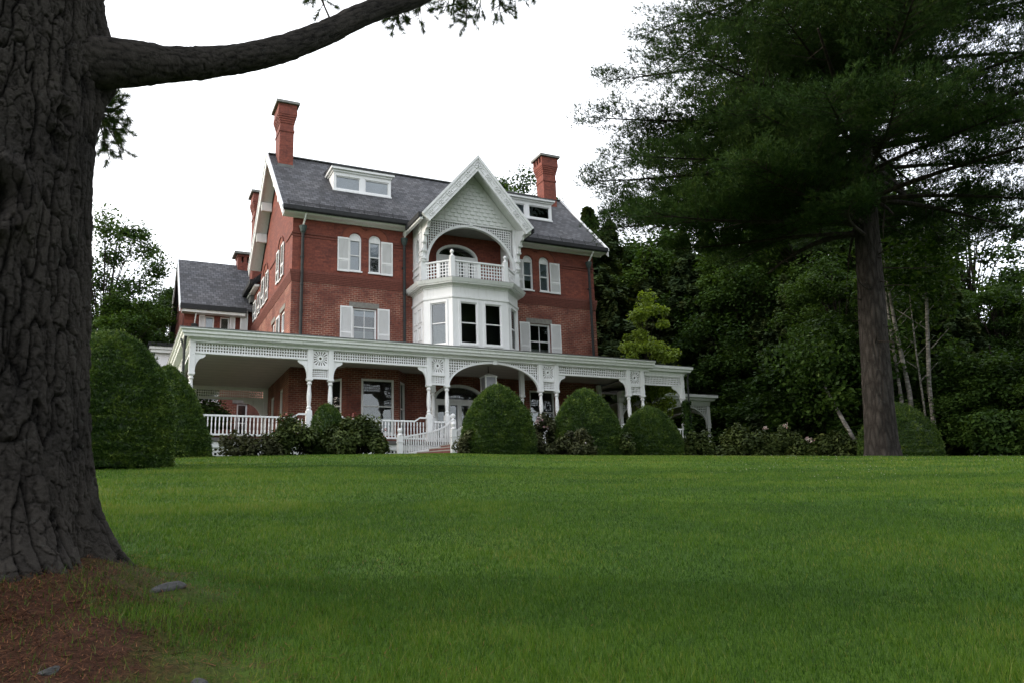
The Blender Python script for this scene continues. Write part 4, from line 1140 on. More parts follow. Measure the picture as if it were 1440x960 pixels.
c = mixc(t, mr.outputs[0], c, litter)
mf = N(t, 'ShaderNodeMapRange'); L(t, math_n(t, 'ADD', sep.outputs[1], math_n(t, 'MULTIPLY', sep.outputs[0], 0.55)), mf.inputs[0]); mf.inputs[1].default_value = 12; mf.inputs[2].default_value = 16
c = mixc(t, mf.outputs[0], c, mixc(t, 0.5, litter, (0.02, 0.03, 0.01)))
L(t, c, p.inputs['Base Color']); p.inputs['Roughness'].default_value = 0.9; p.inputs['Specular IOR Level'].default_value = 0.1
bump(t, p, n3.outputs['Fac'], 0.6, 0.03)
rads = np.concatenate([np.linspace(0.0, 3, 10), np.linspace(3.2, 16, 150), np.linspace(16.3, 48, 90), np.geomspace(50, 900, 40)])
lawn = polar_sheet('lawn', rads, -180, 180, 721, M); tag(lawn, kind='structure')

# ------------------------------------------------------------------ grass blades
rs = np.random.default_rng(11)
def rand_polar(n, r0, r1, a0, a1):
    r = np.sqrt(rs.uniform(r0 * r0, r1 * r1, n)); a = np.radians(rs.uniform(a0, a1, n))
    return CAM.x + r * np.sin(a), CAM.y + r * np.cos(a), r
def value_noise(x, y, s, seed=0):
    """smooth lattice noise 0..1"""
    g = np.random.default_rng(seed).random((64, 64)); u = x * s; v = y * s
    i = np.floor(u).astype(int); j = np.floor(v).astype(int); fu = u - i; fv = v - j
    fu = fu * fu * (3 - 2 * fu); fv = fv * fv * (3 - 2 * fv)
    q = lambda a, b: g[a % 64, b % 64]
    return (q(i, j) * (1 - fu) + q(i + 1, j) * fu) * (1 - fv) + (q(i, j + 1) * (1 - fu) + q(i + 1, j + 1) * fu) * fv
def blades(spec):
    out = []; tin = []
    for n, r0, r1, a0, a1, h, wd in spec:
        x, y, r = rand_polar(n, r0, r1, a0, a1)
        e = np.sqrt((x - TRUNK.x) ** 2 + 0.30 * (y - TRUNK.y + 1.4) ** 2) + 2.2 * (value_noise(x, y, 1.3, 5) - 0.5)
        keep = (rs.random(n) < np.clip((e - 0.75) / 1.1, 0.10, 1)) & (np.hypot(x - TRUNK.x, y - TRUNK.y) > 0.95)
        x, y, r = x[keep], y[keep], r[keep]; n = len(x)
        z = ground(x, y) - 0.005
        pat = value_noise(x, y, 0.16, 2) * 0.40 + value_noise(x, y, 0.8, 3) * 0.34 + value_noise(x, y, 3.5, 4) * 0.26
        pat = np.clip((pat - 0.5) * 1.5 + 0.48, 0, 1)
        # mower stripes, alternating every 1.1 m
        pat = np.clip(pat + 0.13 * np.sign(np.sin((y * 0.96 + x * 0.27) * np.pi / 1.15)) * smooth((r - 9) / 8), 0, 1)
        hh = h * rs.uniform(0.55, 1.25, n) * (0.62 + 0.75 * pat); a = rs.uniform(0, 2 * np.pi, n); lean = rs.uniform(0.1, 0.75, n) * hh; b = rs.uniform(0, 2 * np.pi, n)
        w_ = wd * rs.uniform(0.7, 1.3, n)
        P0 = np.stack([x - np.cos(a) * w_, y - np.sin(a) * w_, z], -1); P1 = np.stack([x + np.cos(a) * w_, y + np.sin(a) * w_, z], -1)
        P2 = np.stack([x + np.cos(b) * lean, y + np.sin(b) * lean, z + hh], -1)
        out.append(np.stack([P0, P1, P2], 1).reshape(-1, 3))
        tt_ = np.clip(0.15 + 0.6 * pat + rs.normal(0, 0.16, n) + (rs.random(n) < 0.03 + 0.10 * (value_noise(x, y, 0.6, 9) > 0.72)) * 0.55, 0, 1)
        tin.append(np.repeat(tt_, 3))
    return np.concatenate(out), np.concatenate(tin)
MT['grass'] = mat_leaf('grass_blades', [(0.011, 0.037, 0.004), (0.034, 0.087, 0.006), (0.080, 0.150, 0.012), (0.17, 0.18, 0.045)], 0.3, 0.5, 0.2)
gv, gt = blades([(170000, 3.5, 7.5, -9, 63, 0.055, 0.0024), (210000, 7.5, 13, -9, 63, 0.052, 0.0034), (190000, 13, 21, -8, 63, 0.048, 0.0055), (130000, 21, 35, -8, 63, 0.042, 0.010)])
# clover heads, small pale specks on the far right of the lawn
n = 260; x, y, r = rand_polar(n, 17, 33, 38, 61); kk = value_noise(x, y, 0.35, 12) > 0.5; x, y = x[kk], y[kk]; n = len(x)
z = ground(x, y) + 0.05; c_ = np.stack([x, y, z], -1); u_ = rs.normal(0, 1, (n, 3)); u_ /= np.linalg.norm(u_, axis=1)[:, None]
MT['clover'] = mat_leaf('clover_heads', [(0.22, 0.25, 0.17), (0.38, 0.38, 0.33)], 0.1, 0.7, 0.1)
s3_ = 0.013
cv_ = np.stack([c_ + np.array([-s3_, 0, 0]), c_ + np.array([0, -s3_, s3_ * 0.6]), c_ + np.array([s3_, 0, 0]), c_ + np.array([0, s3_ * 0.4, s3_ * 1.6])], 1).reshape(-1, 3)
tag(fast_mesh('clover', cv_, 4, MT['clover'], np.repeat(rs.random(n), 4)), kind='stuff')
go = fast_mesh('grass', gv, 3, MT['grass'], gt); tag(go, kind='stuff')

# pine litter: fallen needles and twigs on the mound
n = 48000
r = np.abs(rs.normal(0, 1.5, n)); a = rs.uniform(0, 2 * np.pi, n)
x = TRUNK.x + r * np.cos(a) * 1.15; y = TRUNK.y - 1.2 + r * np.sin(a) * 1.9
k_ = np.hypot(x - TRUNK.x, y - TRUNK.y) > 0.85; x, y = x[k_], y[k_]; n = len(x)
z = ground(x, y) + rs.uniform(0.004, 0.02, n); b = rs.uniform(0, 2 * np.pi, n); ln = rs.uniform(0.03, 0.085, n); big = rs.random(n) < 0.006; ln = np.where(big, ln * 3.2, ln); wd = np.where(big, 0.006, 0.0022)
P0 = np.stack([x - np.sin(b) * wd, y + np.cos(b) * wd, z], -1); P1 = np.stack([x + np.sin(b) * wd, y - np.cos(b) * wd, z], -1)
P2 = np.stack([x + np.cos(b) * ln, y + np.sin(b) * ln, z + rs.uniform(-0.006, 0.03, n)], -1)
MT['litter'] = mat_leaf('fallen_needles', [(0.03, 0.011, 0.006), (0.105, 0.040, 0.018), (0.18, 0.085, 0.038)], 0.0, 0.8, 0.1)
lo_ = fast_mesh('pine_litter', np.stack([P0, P1, P2], 1).reshape(-1, 3), 3, MT['litter'], np.repeat(rs.random(n), 3)); tag(lo_, kind='stuff')

# ------------------------------------------------------------------ bark, trunks
def mat_bark_plates(name, dark, light, lichen=0.5):
    M, t, p = new_mat(name)
    tc_ = N(t, 'ShaderNodeTexCoord'); a = N(t, 'ShaderNodeAttribute'); a.attribute_name = 'tint'
    n2_ = N(t, 'ShaderNodeTexNoise', Scale=42.0, Detail=7.0, Roughness=0.8); L(t, tc_.outputs['Object'], n2_.inputs['Vector'])
    n3_ = N(t, 'ShaderNodeTexNoise', Scale=1.3, Detail=5.0); L(t, tc_.outputs['Object'], n3_.inputs['Vector'])
    n4 = N(t, 'ShaderNodeTexNoise', Scale=7.0, Detail=8.0, Roughness=0.75); L(t, tc_.outputs['Object'], n4.inputs['Vector'])
    h = math_n(t, 'ADD', math_n(t, 'MULTIPLY', a.outputs['Fac'], 0.72), math_n(t, 'MULTIPLY', math_n(t, 'SUBTRACT', n2_.outputs['Fac'], 0.5), 0.75))
    c = ramp(t, h, [(0.05, dark), (0.75, light)])
    c = mixc(t, 1.0, c, ramp(t, n3_.outputs['Fac'], [(0.3, (0.7, 0.7, 0.7)), (0.7, (1.3, 1.26, 1.2))]), 'MULTIPLY')
    c = mixc(t, ramp(t, n4.outputs['Fac'], [(0.60, (0, 0, 0)), (0.72, (lichen, lichen, lichen))]), c, (0.12, 0.125, 0.115))
    L(t, c, p.inputs['Base Color']); p.inputs['Roughness'].default_value = 0.92; p.inputs['Specular IOR Level'].default_value = 0.12
    bump(t, p, n2_.outputs['Fac'], 1.0, 0.035)
    return M
def mat_bark(name, dark, light, sx=7.0, sz=1.4, bmp=0.8, lichen=0.0):
    M, t, p = new_mat(name)
    tc_ = N(t, 'ShaderNodeTexCoord'); mp = N(t, 'ShaderNodeMapping'); mp.inputs['Scale'].default_value = (sx, sx, sz)
    L(t, tc_.outputs['Object'], mp.inputs['Vector'])
    v = N(t, 'ShaderNodeTexVoronoi', Scale=1.0, feature='DISTANCE_TO_EDGE'); 
    nn = N(t, 'ShaderNodeTexNoise', Scale=1.4, Detail=6.0, Roughness=0.7); L(t, mp.outputs[0], nn.inputs['Vector'])
    wv = mixc(t, 0.35, mp.outputs[0], nn.outputs['Color']); L(t, wv, v.inputs['Vector'])
    n2_ = N(t, 'ShaderNodeTexNoise', Scale=22.0, Detail=5.0, Roughness=0.7); L(t, tc_.outputs['Object'], n2_.inputs['Vector'])
    h = math_n(t, 'ADD', math_n(t, 'MULTIPLY', v.outputs['Distance'], 1.6), math_n(t, 'MULTIPLY', n2_.outputs['Fac'], 0.5))
    c = ramp(t, h, [(0.12, dark), (0.75, light)])
    n3_ = N(t, 'ShaderNodeTexNoise', Scale=1.1, Detail=4.0); L(t, tc_.outputs['Object'], n3_.inputs['Vector'])
    c = mixc(t, 1.0, c, ramp(t, n3_.outputs['Fac'], [(0.3, (0.75, 0.75, 0.75)), (0.7, (1.25, 1.22, 1.2))]), 'MULTIPLY')
    if lichen:
        n4 = N(t, 'ShaderNodeTexNoise', Scale=5.0, Detail=8.0, Roughness=0.75); L(t, tc_.outputs['Object'], n4.inputs['Vector'])
        c = mixc(t, ramp(t, n4.outputs['Fac'], [(0.58, (0, 0, 0)), (0.70, (lichen, lichen, lichen))]), c, (0.17, 0.18, 0.16))
    L(t, c, p.inputs['Base Color']); p.inputs['Roughness'].default_value = 0.9; p.inputs['Specular IOR Level'].default_value = 0.15
    bump(t, p, h, bmp, 0.04)
    return M
MT['bark_near'] = mat_bark_plates('furrowed_pine_bark', (0.002, 0.0018, 0.0016), (0.052, 0.047, 0.043), 0.7)
MT['bark_pine'] = mat_bark('pine_bark', (0.010, 0.008, 0.007), (0.038, 0.034, 0.031), 8.0, 2.0, 0.8, 0.2)
MT['bark_dark'] = mat_bark('dark_bark', (0.010, 0.008, 0.007), (0.034, 0.028, 0.023), 6.0, 1.5, 0.7)
MT['birch'] = mat_bark('birch_bark', (0.06, 0.057, 0.053), (0.26, 0.25, 0.235), 3.0, 9.0, 0.3)

def vor(u, v, seed, period):
    """F1, F2-F1 and cell value of a jittered grid; u wraps with the given period"""
    g = np.random.default_rng(seed); jx = g.random((period, 400)); jy = g.random((period, 400)); cv = g.random((period, 400))
    iu = np.floor(u).astype(int); iv = np.floor(v).astype(int)
    f1 = np.full(u.shape, 9.0); f2 = np.full(u.shape, 9.0); val = np.zeros(u.shape)
    for a in (-1, 0, 1):
        for b in (-1, 0, 1):
            ci, cj = (iu + a) % period, (iv + b) % 400
            d = np.hypot(iu + a + jx[ci, cj] - u, iv + b + jy[ci, cj] - v)
            nearer = d < f1
            f2 = np.where(nearer, f1, np.minimum(f2, d)); val = np.where(nearer, cv[ci, cj], val); f1 = np.where(nearer, d, f1)
    return f1, f2 - f1, val
def wrap_noise(th, z, n, sz, seed):
    g = np.random.default_rng(seed).random((n, 128)); u = (th / (2 * np.pi) % 1) * n; v = z * sz + 40
    i = np.floor(u).astype(int); j = np.floor(v).astype(int); fu = u - i; fv = v - j; fu = fu * fu * (3 - 2 * fu); fv = fv * fv * (3 - 2 * fv)
    q = lambda a, b: g[a % n, b % 128]
    return (q(i, j) * (1 - fu) + q(i + 1, j) * fu) * (1 - fv) + (q(i, j + 1) * (1 - fu) + q(i + 1, j + 1) * fu) * fv
def grid_mesh(name, X, Y, Z, mat_, parent=None, wrap=True, tint=None):
    nz_, nt_ = X.shape
    V = np.stack([X, Y, Z], -1).reshape(-1, 3)
    j = np.arange(nt_ if wrap else nt_ - 1); i = np.arange(nz_ - 1)[:, None]
    a = i * nt_ + j[None]; b = i * nt_ + ((j + 1) % nt_)[None]
    Fq = np.stack([a, b, b + nt_, a + nt_], -1).reshape(-1, 4)
    me = bpy.data.meshes.new(name)
    me.vertices.add(len(V)); me.vertices.foreach_set('co', V.astype(np.float32).ravel())
    me.loops.add(Fq.size); me.loops.foreach_set('vertex_index', Fq.astype(np.int32).ravel())
    me.polygons.add(len(Fq)); me.polygons.foreach_set('loop_start', np.arange(0, Fq.size, 4, dtype=np.int32))
    me.polygons.foreach_set('use_smooth', [True] * len(Fq)); me.update(calc_edges=True)
    if tint is not None:
        at = me.attributes.new('tint', 'FLOAT', 'POINT'); at.data.foreach_set('value', np.asarray(tint, dtype=np.float32).ravel())
    me.materials.append(mat_); o = bpy.data.objects.new(name, me); COL.objects.link(o)
    if parent is not None: o.parent = parent
    return o

def needle_tufts(cen, dirs, ln, wd, per, spread=0.9, rg=None):
    """fans of thin triangular needles; cen (n,3), dirs (n,3) unit; returns verts and tuft index"""
    rg = rg or rs
    n = len(cen); c = np.repeat(cen, per, 0); d = np.repeat(dirs, per, 0) + rg.normal(0, spread * 0.55, (n * per, 3))
    d /= np.linalg.norm(d, axis=1)[:, None]
    l_ = (ln * rg.uniform(0.7, 1.25, n * per))[:, None]
    s = np.cross(d, rg.normal(0, 1, (n * per, 3))); s /= np.linalg.norm(s, axis=1)[:, None] + 1e-9
    w_ = wd if np.isscalar(wd) else np.repeat(wd, per)[:, None]
    v = np.stack([c - s * w_, c + s * w_, c + d * l_], 1).reshape(-1, 3)
    return v, np.repeat(np.arange(n), per * 3)
def leaf_quads(cen, nrm, size, rg=None, aspect=1.6):
    rg = rg or rs; n = len(cen)
    a = np.cross(nrm, rg.normal(0, 1, (n, 3))); a /= np.linalg.norm(a, axis=1)[:, None] + 1e-9
    b = np.cross(nrm, a); s = (size * rg.uniform(0.65, 1.3, n))[:, None]
    v = np.stack([cen - a * s * aspect * 0.5, cen + b * s * 0.5, cen + a * s * aspect * 0.5, cen - b * s * 0.5], 1)
    return v.reshape(-1, 3)
def unit(v): return v / (np.linalg.norm(v, axis=1)[:, None] + 1e-9)
# ================================================================== plants
def polar(az, d):
    a = R(az); x = CAM.x + d * math.sin(a); y = CAM.y + d * math.cos(a)
    return x, y, float(ground(x, y))
LEAF = {
 'yew': mat_leaf('yew_foliage', [(0.0151, 0.0378, 0.0063), (0.0378, 0.0781, 0.0113), (0.0756, 0.1260, 0.0176), (0.1386, 0.1890, 0.0315)], 0.12, 0.5, 0.3),
 'pine': mat_leaf('white_pine_needles', [(0.0106, 0.0269, 0.0068), (0.0243, 0.0502, 0.0116), (0.0456, 0.0788, 0.0163), (0.0988, 0.1120, 0.0204)], 0.22, 0.65, 0.08),
 'spruce': mat_leaf('spruce_needles', [(0.0173, 0.0345, 0.0148), (0.0345, 0.0567, 0.0222), (0.0554, 0.0813, 0.0271), (0.1048, 0.1109, 0.0370)], 0.15, 0.7, 0.08),
 'maple': mat_leaf('broad_leaves', [(0.0157, 0.0349, 0.0087), (0.0315, 0.0655, 0.0122), (0.0524, 0.0961, 0.0175), (0.0874, 0.1310, 0.0306)], 0.3, 0.6, 0.12),
 'young': mat_leaf('young_light_leaves', [(0.1140, 0.1710, 0.0190), (0.1900, 0.2660, 0.0380), (0.2470, 0.3325, 0.0570), (0.3040, 0.3800, 0.0950)], 0.45, 0.5, 0.3),
 'rhodo': mat_leaf('rhododendron_leaves', [(0.0214, 0.0333, 0.0106), (0.0452, 0.0654, 0.0167), (0.0762, 0.1012, 0.0262), (0.1428, 0.1249, 0.0476)], 0.15, 0.6, 0.15),
 'bronze': mat_leaf('bronze_shrub_leaves', [(0.0262, 0.0309, 0.0167), (0.0476, 0.0524, 0.0238), (0.0738, 0.0857, 0.0357), (0.1190, 0.1012, 0.0595)], 0.15, 0.65, 0.12),
 'petal': mat_leaf('pale_petals', [(0.3300, 0.1800, 0.2040), (0.3720, 0.2880, 0.3000), (0.4200, 0.3960, 0.3960)], 0.2, 0.6, 0.2),
 'redpetal': mat_leaf('red_petals', [(0.20, 0.04, 0.04), (0.28, 0.09, 0.08), (0.32, 0.15, 0.14)], 0.2, 0.6, 0.2),
}
# ---- clipped yews: a shaped body covered in short sprays
def yew(name, az, d, rad, h, label, pw=2.3, q=0.75, n=15000, group='clipped yews', sprig=0.08, seed=1):
    x0, y0, z0 = polar(az, d); z0 -= 0.12; h += 0.12
    g = np.random.default_rng(seed)
    root = empty(name, (x0, y0, z0), label, 'shrub', group)
    def prof(t): return rad * np.maximum(1 - np.clip(t, 0, 1) ** pw, 0) ** q * (0.93 + 0.07 * np.sin(np.clip(t, 0, 1) * 3.0))
    nz_, nt_ = 60, 96
    t = np.linspace(0, 1, nz_)[:, None] * np.ones((1, nt_)); th = np.linspace(0, 2 * np.pi, nt_, endpoint=False)[None] * np.ones((nz_, 1))
    def bumpf(th, t):
        return 1 + 0.040 * (wrap_noise(th, t * h, 7, 1.3, seed) - 0.5) * 2 + 0.045 * (wrap_noise(th, t * h, 26, 4.5, seed + 1) - 0.5) + 0.013 * np.sin(t * h / 0.19 * 2 * np.pi + 7 * wrap_noise(th, t * h, 12, 1.5, seed + 2))
    r = prof(t) * bumpf(th, t) * 0.945
    body = grid_mesh('body', r * np.cos(th), r * np.sin(th), t * h * 0.985, LEAF['yew'], root)
    at = body.data.attributes.new('tint', 'FLOAT', 'POINT'); at.data.foreach_set('value', np.full(nz_ * nt_, 0.12, dtype=np.float32))
    # sprays spread evenly over the surface
    tt_ = np.linspace(0, 1, 400); pr = prof(tt_); ar_ = np.cumsum((pr + 0.05 * rad) * np.hypot(np.gradient(pr), np.gradient(tt_) * h)); ar_ /= ar_[-1]
    ti = np.interp(g.random(n), ar_, tt_); a = g.uniform(0, 2 * np.pi, n)
    rr = prof(ti) * bumpf(a, ti)
    e = 0.01; sl = (prof(np.clip(ti + e, 0, 1)) - prof(np.clip(ti - e, 0, 1))) / (2 * e * h)
    nr = unit(np.stack([np.cos(a), np.sin(a), -sl], -1))
    c = np.stack([rr * np.cos(a), rr * np.sin(a), ti * h], -1) - nr * g.uniform(0.0, 0.06, n)[:, None]
    dr = unit(nr * 0.75 + np.array([0, 0, 0.25]) + g.normal(0, 0.35, (n, 3)))
    stray = g.random(n) < 0.025
    c = c + nr * (stray * g.uniform(0.03, 0.11, n))[:, None]
    v, idx = needle_tufts(c, dr, sprig, 0.014, 4, 0.8, g)
    clump = wrap_noise(a, ti * h, 26, 4.5, seed + 7)
    tint = np.clip(0.10 + 0.62 * clump + g.normal(0, 0.15, n) + 0.25 * stray, 0, 1)
    fast_mesh('foliage', v, 3, LEAF['yew'], tint[idx], root)
    return root
yew('clipped_yew', -0.15, 22.5, 1.56, 3.32, 'tallest bullet shaped clipped yew, half hidden behind the thick near trunk', 2.4, 0.52, 30000, seed=3, sprig=0.07)
yew('clipped_yew', 3.15, 31.0, 1.62, 3.22, 'cone shaped clipped yew in front of the left veranda corner post', 1.35, 0.60, 19000, seed=4)
yew('clipped_yew', 24.9, 32.0, 1.52, 2.68, 'clipped yew dome directly in front of the entrance, right of the stair newel', 1.85, 0.52, 19000, seed=5)
yew('clipped_yew', 30.95, 34.0, 1.64, 2.72, 'clipped yew dome in front of the veranda, middle of three', 1.6, 0.56, 18000, seed=6)
yew('clipped_yew', 35.2, 35.5, 1.40, 2.15, 'lowest clipped yew dome, near the right end of the veranda', 1.9, 0.54, 14000, seed=7)
yew('clipped_yew', 50.7, 40.0, 1.80, 2.45, 'dark clipped yew mound behind the foot of the big pine', 2.0, 0.55, 12000, seed=8)
yew('clipped_yew', 13.3, 33.2, 0.66, 1.98, 'small round topped yew rising above the shrubs before the paired veranda posts', 4.0, 0.55, 5000, seed=9)

# ---- loose shrubs: stems with clusters of leaves
def shrub(name, az, d, rx, ry, h, label, mat_='rhodo', n=7000, size=0.085, group='shrubs along the veranda', flowers=None, seed=1, clumps=26, z_off=0.0):
    x0, y0, z0 = polar(az, d); z0 += z_off
    g = np.random.default_rng(seed)
    root = empty(name, (x0, y0, z0), label, 'shrub', group, rz=-R(az))
    u = g.normal(0, 1, (clumps, 3)); u[:, 2] = np.abs(u[:, 2]) * 0.9; u = unit(u) * (g.uniform(0.35, 1.0, clumps) ** 0.5)[:, None]
    cc = u * np.array([rx, ry, h]) * 0.84 + np.array([0, 0, 0.10 * h]); cr_ = g.uniform(0.22, 0.38, clumps) * min(rx, ry * 1.3, h * 1.2)
    k = g.integers(0, clumps, n)
    dv = unit(g.normal(0, 1, (n, 3))); c = cc[k] + dv * (cr_[k] * g.uniform(0.45, 1.05, n))[:, None]
    c[:, 2] = np.maximum(c[:, 2], 0.03)
    nrm = unit(dv * 0.6 + np.array([0, 0, 0.7]) + g.normal(0, 0.45, (n, 3)))
    tn = np.clip(g.uniform(0.15, 0.55, clumps)[k] + g.normal(0, 0.14, n), 0, 1)
    fast_mesh('foliage', leaf_quads(c, nrm, size, g, 2.0), 4, LEAF[mat_], np.repeat(tn, 4), root)
    s = MB()
    for i in range(0, clumps, 2):
        q = cc[i]; s.tube([(q[0] * 0.15, q[1] * 0.15, -0.1), (q[0] * 0.6, q[1] * 0.6, q[2] * 0.5), tuple(q)], [0.025, 0.016, 0.007], 5)
    s.build('stem', 'bark_dark', root, origin=(0, 0, 0))
    if flowers:
        fm, cnt, spots = flowers
        pts = []; 
        for (fx, fz) in spots:
            m_ = cnt // len(spots)
            pts.append(np.stack([g.normal(fx * rx, 0.07, m_), g.normal(-ry * 0.75, 0.07, m_), g.normal(fz * h, 0.05, m_)], -1))
        pts = np.concatenate(pts)
        fast_mesh('blossom', leaf_quads(pts, unit(g.normal(0, 1, pts.shape) + np.array([0, -0.6, 0.5])), 0.07, g, 1.0), 4, LEAF[fm], np.repeat(g.random(len(pts)), 4), root)
    return root
shrub('shrub', 7.6, 32.6, 0.95, 0.6, 1.05, 'thin airy shrub left of the dense dark shrubs, veranda lattice showing through it', 'bronze', 1500, 0.075, seed=21, clumps=22)
shrub('rhododendron', 11.2, 32.6, 1.15, 0.85, 1.5, 'dense rhododendron at the left veranda, left of the small round yew', 'rhodo', 8000, seed=22, flowers=('redpetal', 9, [(-0.3, 0.95)]))
shrub('rhododendron', 15.2, 32.4, 1.45, 0.9, 1.46, 'wide rhododendron right of the small round yew, a red bloom on top', 'rhodo', 9500, seed=23, clumps=34, flowers=('redpetal', 16, [(-0.1, 0.98), (0.75, 0.6)]))
shrub('shrub', 9.2, 32.0, 0.8, 0.6, 0.8, 'low shrub under the left veranda rail', 'bronze', 2400, 0.075, seed=24)
shrub('shrub', 22.9, 31.2, 0.62, 0.5, 0.95, 'low bronze shrub at the foot of the stair post', 'bronze', 2600, 0.07, seed=25)
shrub('shrub', 28.1, 33.6, 0.9, 0.7, 1.75, 'bronze leaved shrub with pale blooms between two yew domes', 'bronze', 5000, 0.08, seed=26, flowers=('petal', 70, [(-0.35, 0.72), (-0.2, 0.8), (0.1, 0.6)]))
shrub('shrub', 30.0, 31.6, 0.95, 0.6, 0.95, 'low dark shrub in front of the middle yew dome', 'bronze', 4500, 0.075, seed=27, flowers=('petal', 14, [(0.5, 0.4)]))
shrub('shrub', 33.2, 33.6, 0.7, 0.6, 1.0, 'low green shrub between the middle and the lowest yew dome', 'rhodo', 3500, 0.075, seed=28)
shrub('shrub', 38.4, 36.0, 0.9, 0.8, 1.15, 'rounded shrub right of the lowest yew dome, below the vine', 'rhodo', 5000, 0.08, seed=29)
shrub('rhododendron', 41.3, 38.0, 1.45, 0.9, 1.35, 'broad dark rhododendron beyond the right end of the veranda', 'rhodo', 7500, seed=30, clumps=32)
shrub('rhododendron', 43.9, 38.5, 1.2, 0.8, 1.4, 'rhododendron with pink and white blooms beyond the right end of the veranda', 'rhodo', 6000, seed=31, flowers=('petal', 90, [(-0.6, 0.98), (0.1, 1.02), (0.8, 0.55), (0.9, 0.5)]))
shrub('shrub', 56.8, 43.0, 2.3, 1.5, 2.9, 'light green spreading shrub at the right edge of the lawn', 'maple', 9000, 0.13, group='shrubs at the wood edge', seed=32, clumps=34)
shrub('shrub', 60.3, 41.0, 2.2, 1.5, 2.5, 'darker spreading shrub at the far right edge of the lawn', 'maple', 7000, 0.13, group='shrubs at the wood edge', seed=33, clumps=30)
shrub('shrub', 47.2, 43.5, 1.8, 1.2, 1.5, 'dark low undergrowth shrub left of the big pine', 'rhodo', 5000, 0.11, group='shrubs at the wood edge', seed=34)

# vine on the right end post
vx, vy = 19.3, -4.5
vine = empty('climbing_vine', (vx, vy, 5.0), 'leafy green vine climbing the right end post of the veranda', 'vine')
n = 1800; g = np.random.default_rng(40)
z = g.uniform(0, 3.15, n); a = g.uniform(0, 2 * np.pi, n); rr = (0.16 + 0.34 * value_noise(a * 3, z * 3, 1.0, 8)) * np.sqrt(g.random(n)) * (1 - 0.25 * z / 3.2)
c = np.stack([rr * np.cos(a), rr * np.sin(a), z], -1)
fast_mesh('foliage', leaf_quads(c, unit(np.stack([np.cos(a), np.sin(a), 0.5 + 0 * a], -1) + g.normal(0, 0.3, (n, 3))), 0.12, g, 1.3), 4, LEAF['maple'], np.repeat(np.clip(g.normal(0.3, 0.2, n), 0, 1), 4), vine)
MB().tube([(0.1, -0.05, 0), (-0.12, -0.1, 1.0), (0.1, 0.05, 2.0), (0, -0.1, 3.0)], 0.02, 6).build('stem', 'bark_dark', vine, origin=(0, 0, 0))

# ================================================================== the near pine
tx, ty_ = TRUNK.x, TRUNK.y; tz = float(ground(tx, ty_)) - 0.35
near = empty('pine_tree', (tx, ty_, tz), 'huge furrowed pine trunk close by at the left edge with one long bare limb', 'tree')
nz_, nt_ = 1040, 760
zz = np.concatenate([np.linspace(0, 6.2, 900), np.linspace(6.25, 15, 140)])
th = np.linspace(0, 2 * np.pi, nt_, endpoint=False)
Zg, TH = np.meshgrid(zz, th, indexing='ij')
hz = Zg - 0.35
rad = 0.615 + 0.075 * np.exp(-hz / 1.8) + 0.07 * np.clip((4.2 - hz) / 4.2, 0, 1) - 0.012 * np.clip(hz - 4.5, 0, 20)
lobes = 0.55 + 0.45 * np.sin(5 * TH + 1.0 + 0.8 * np.sin(2 * TH)) * 0.8
rad = rad + np.exp(-np.clip(hz, -0.4, 9) / 0.30) * 0.20 * lobes + 0.05 * np.exp(-hz / 1.0) * lobes
wob = wrap_noise(TH, Zg, 5, 0.5, 3) - 0.5; rad = rad + 0.05 * wob
w1 = wrap_noise(TH, Zg, 24, 3.0, 5) - 0.5; w2 = wrap_noise(TH, Zg, 90, 11, 6) - 0.5; w3 = wrap_noise(TH, Zg, 220, 30, 61) - 0.5
TW = TH + 0.030 * w1 + 0.012 * w2
n1_ = 0.72 * wrap_noise(TW, Zg, 46, 2.4, 81) + 0.28 * wrap_noise(TW, Zg, 100, 7, 82)
n2_ = 0.65 * wrap_noise(TW, Zg + 3, 64, 4.2, 83) + 0.35 * wrap_noise(TW, Zg, 150, 13, 84)
fur1 = np.clip(np.abs(n1_ - 0.5) / 0.085, 0, 1) ** 0.55
fur2 = np.clip(np.abs(n2_ - 0.5) / 0.055, 0, 1) ** 0.6
su = (TH / (2 * np.pi)) * 70 + 0.8 * w1 + 0.6 * w2 + 0.4 * w3; sv = Zg * 9 + 1.2 * (wrap_noise(TH, Zg, 60, 9, 7) - 0.5) + 50
f1, edge_, cv = vor(su, sv, 17, 70)
crack = (1 - np.clip(edge_ / 0.16, 0, 1)) * np.clip(wrap_noise(TH, Zg, 70, 14, 74) * 2.2 - 0.5, 0, 1)
rough = (wrap_noise(TH, Zg, 190, 40, 9) - 0.5) * 0.5 + (wrap_noise(TH, Zg, 340, 90, 10) - 0.5) * 0.5
plate = fur1 * (0.55 + 0.45 * fur2)
bark = -0.040 * (1 - fur1) - 0.020 * (1 - fur2) + 0.022 * (cv - 0.5) * plate - 0.010 * crack * plate + 0.012 * rough + 0.03 * (n1_ - 0.5) * np.sign(n1_ - 0.5)
btint = np.clip(0.06 + 0.62 * plate - 0.28 * crack * plate + 0.32 * (cv - 0.5) * plate + 0.6 * rough, 0, 1)
rad = rad + bark
btint = np.clip(0.15 + 0.62 * plate - 0.30 * crack + 0.30 * (cv - 0.5) + 0.5 * rough, 0, 1)
def knot(t0, z0, s, amp):
    global rad
    dth = (TH - t0 + np.pi) % (2 * np.pi) - np.pi; r_ = np.hypot(dth * 0.68 / s, (Zg - z0) / (s * 1.25))
    rad = rad + amp * np.exp(-((r_ - 0.95) / 0.38) ** 2) - amp * 1.5 * np.exp(-(r_ / 0.42) ** 2) + 0.012 * np.sin(r_ * 13) * np.exp(-(r_ / 1.5) ** 2)
cam_th = math.atan2(CAM.y - ty_, CAM.x - tx)
knot(cam_th - 0.02, 4.05 - tz, 0.21, 0.115)
knot(cam_th + 0.62, 4.85 - tz, 0.12, 0.035)
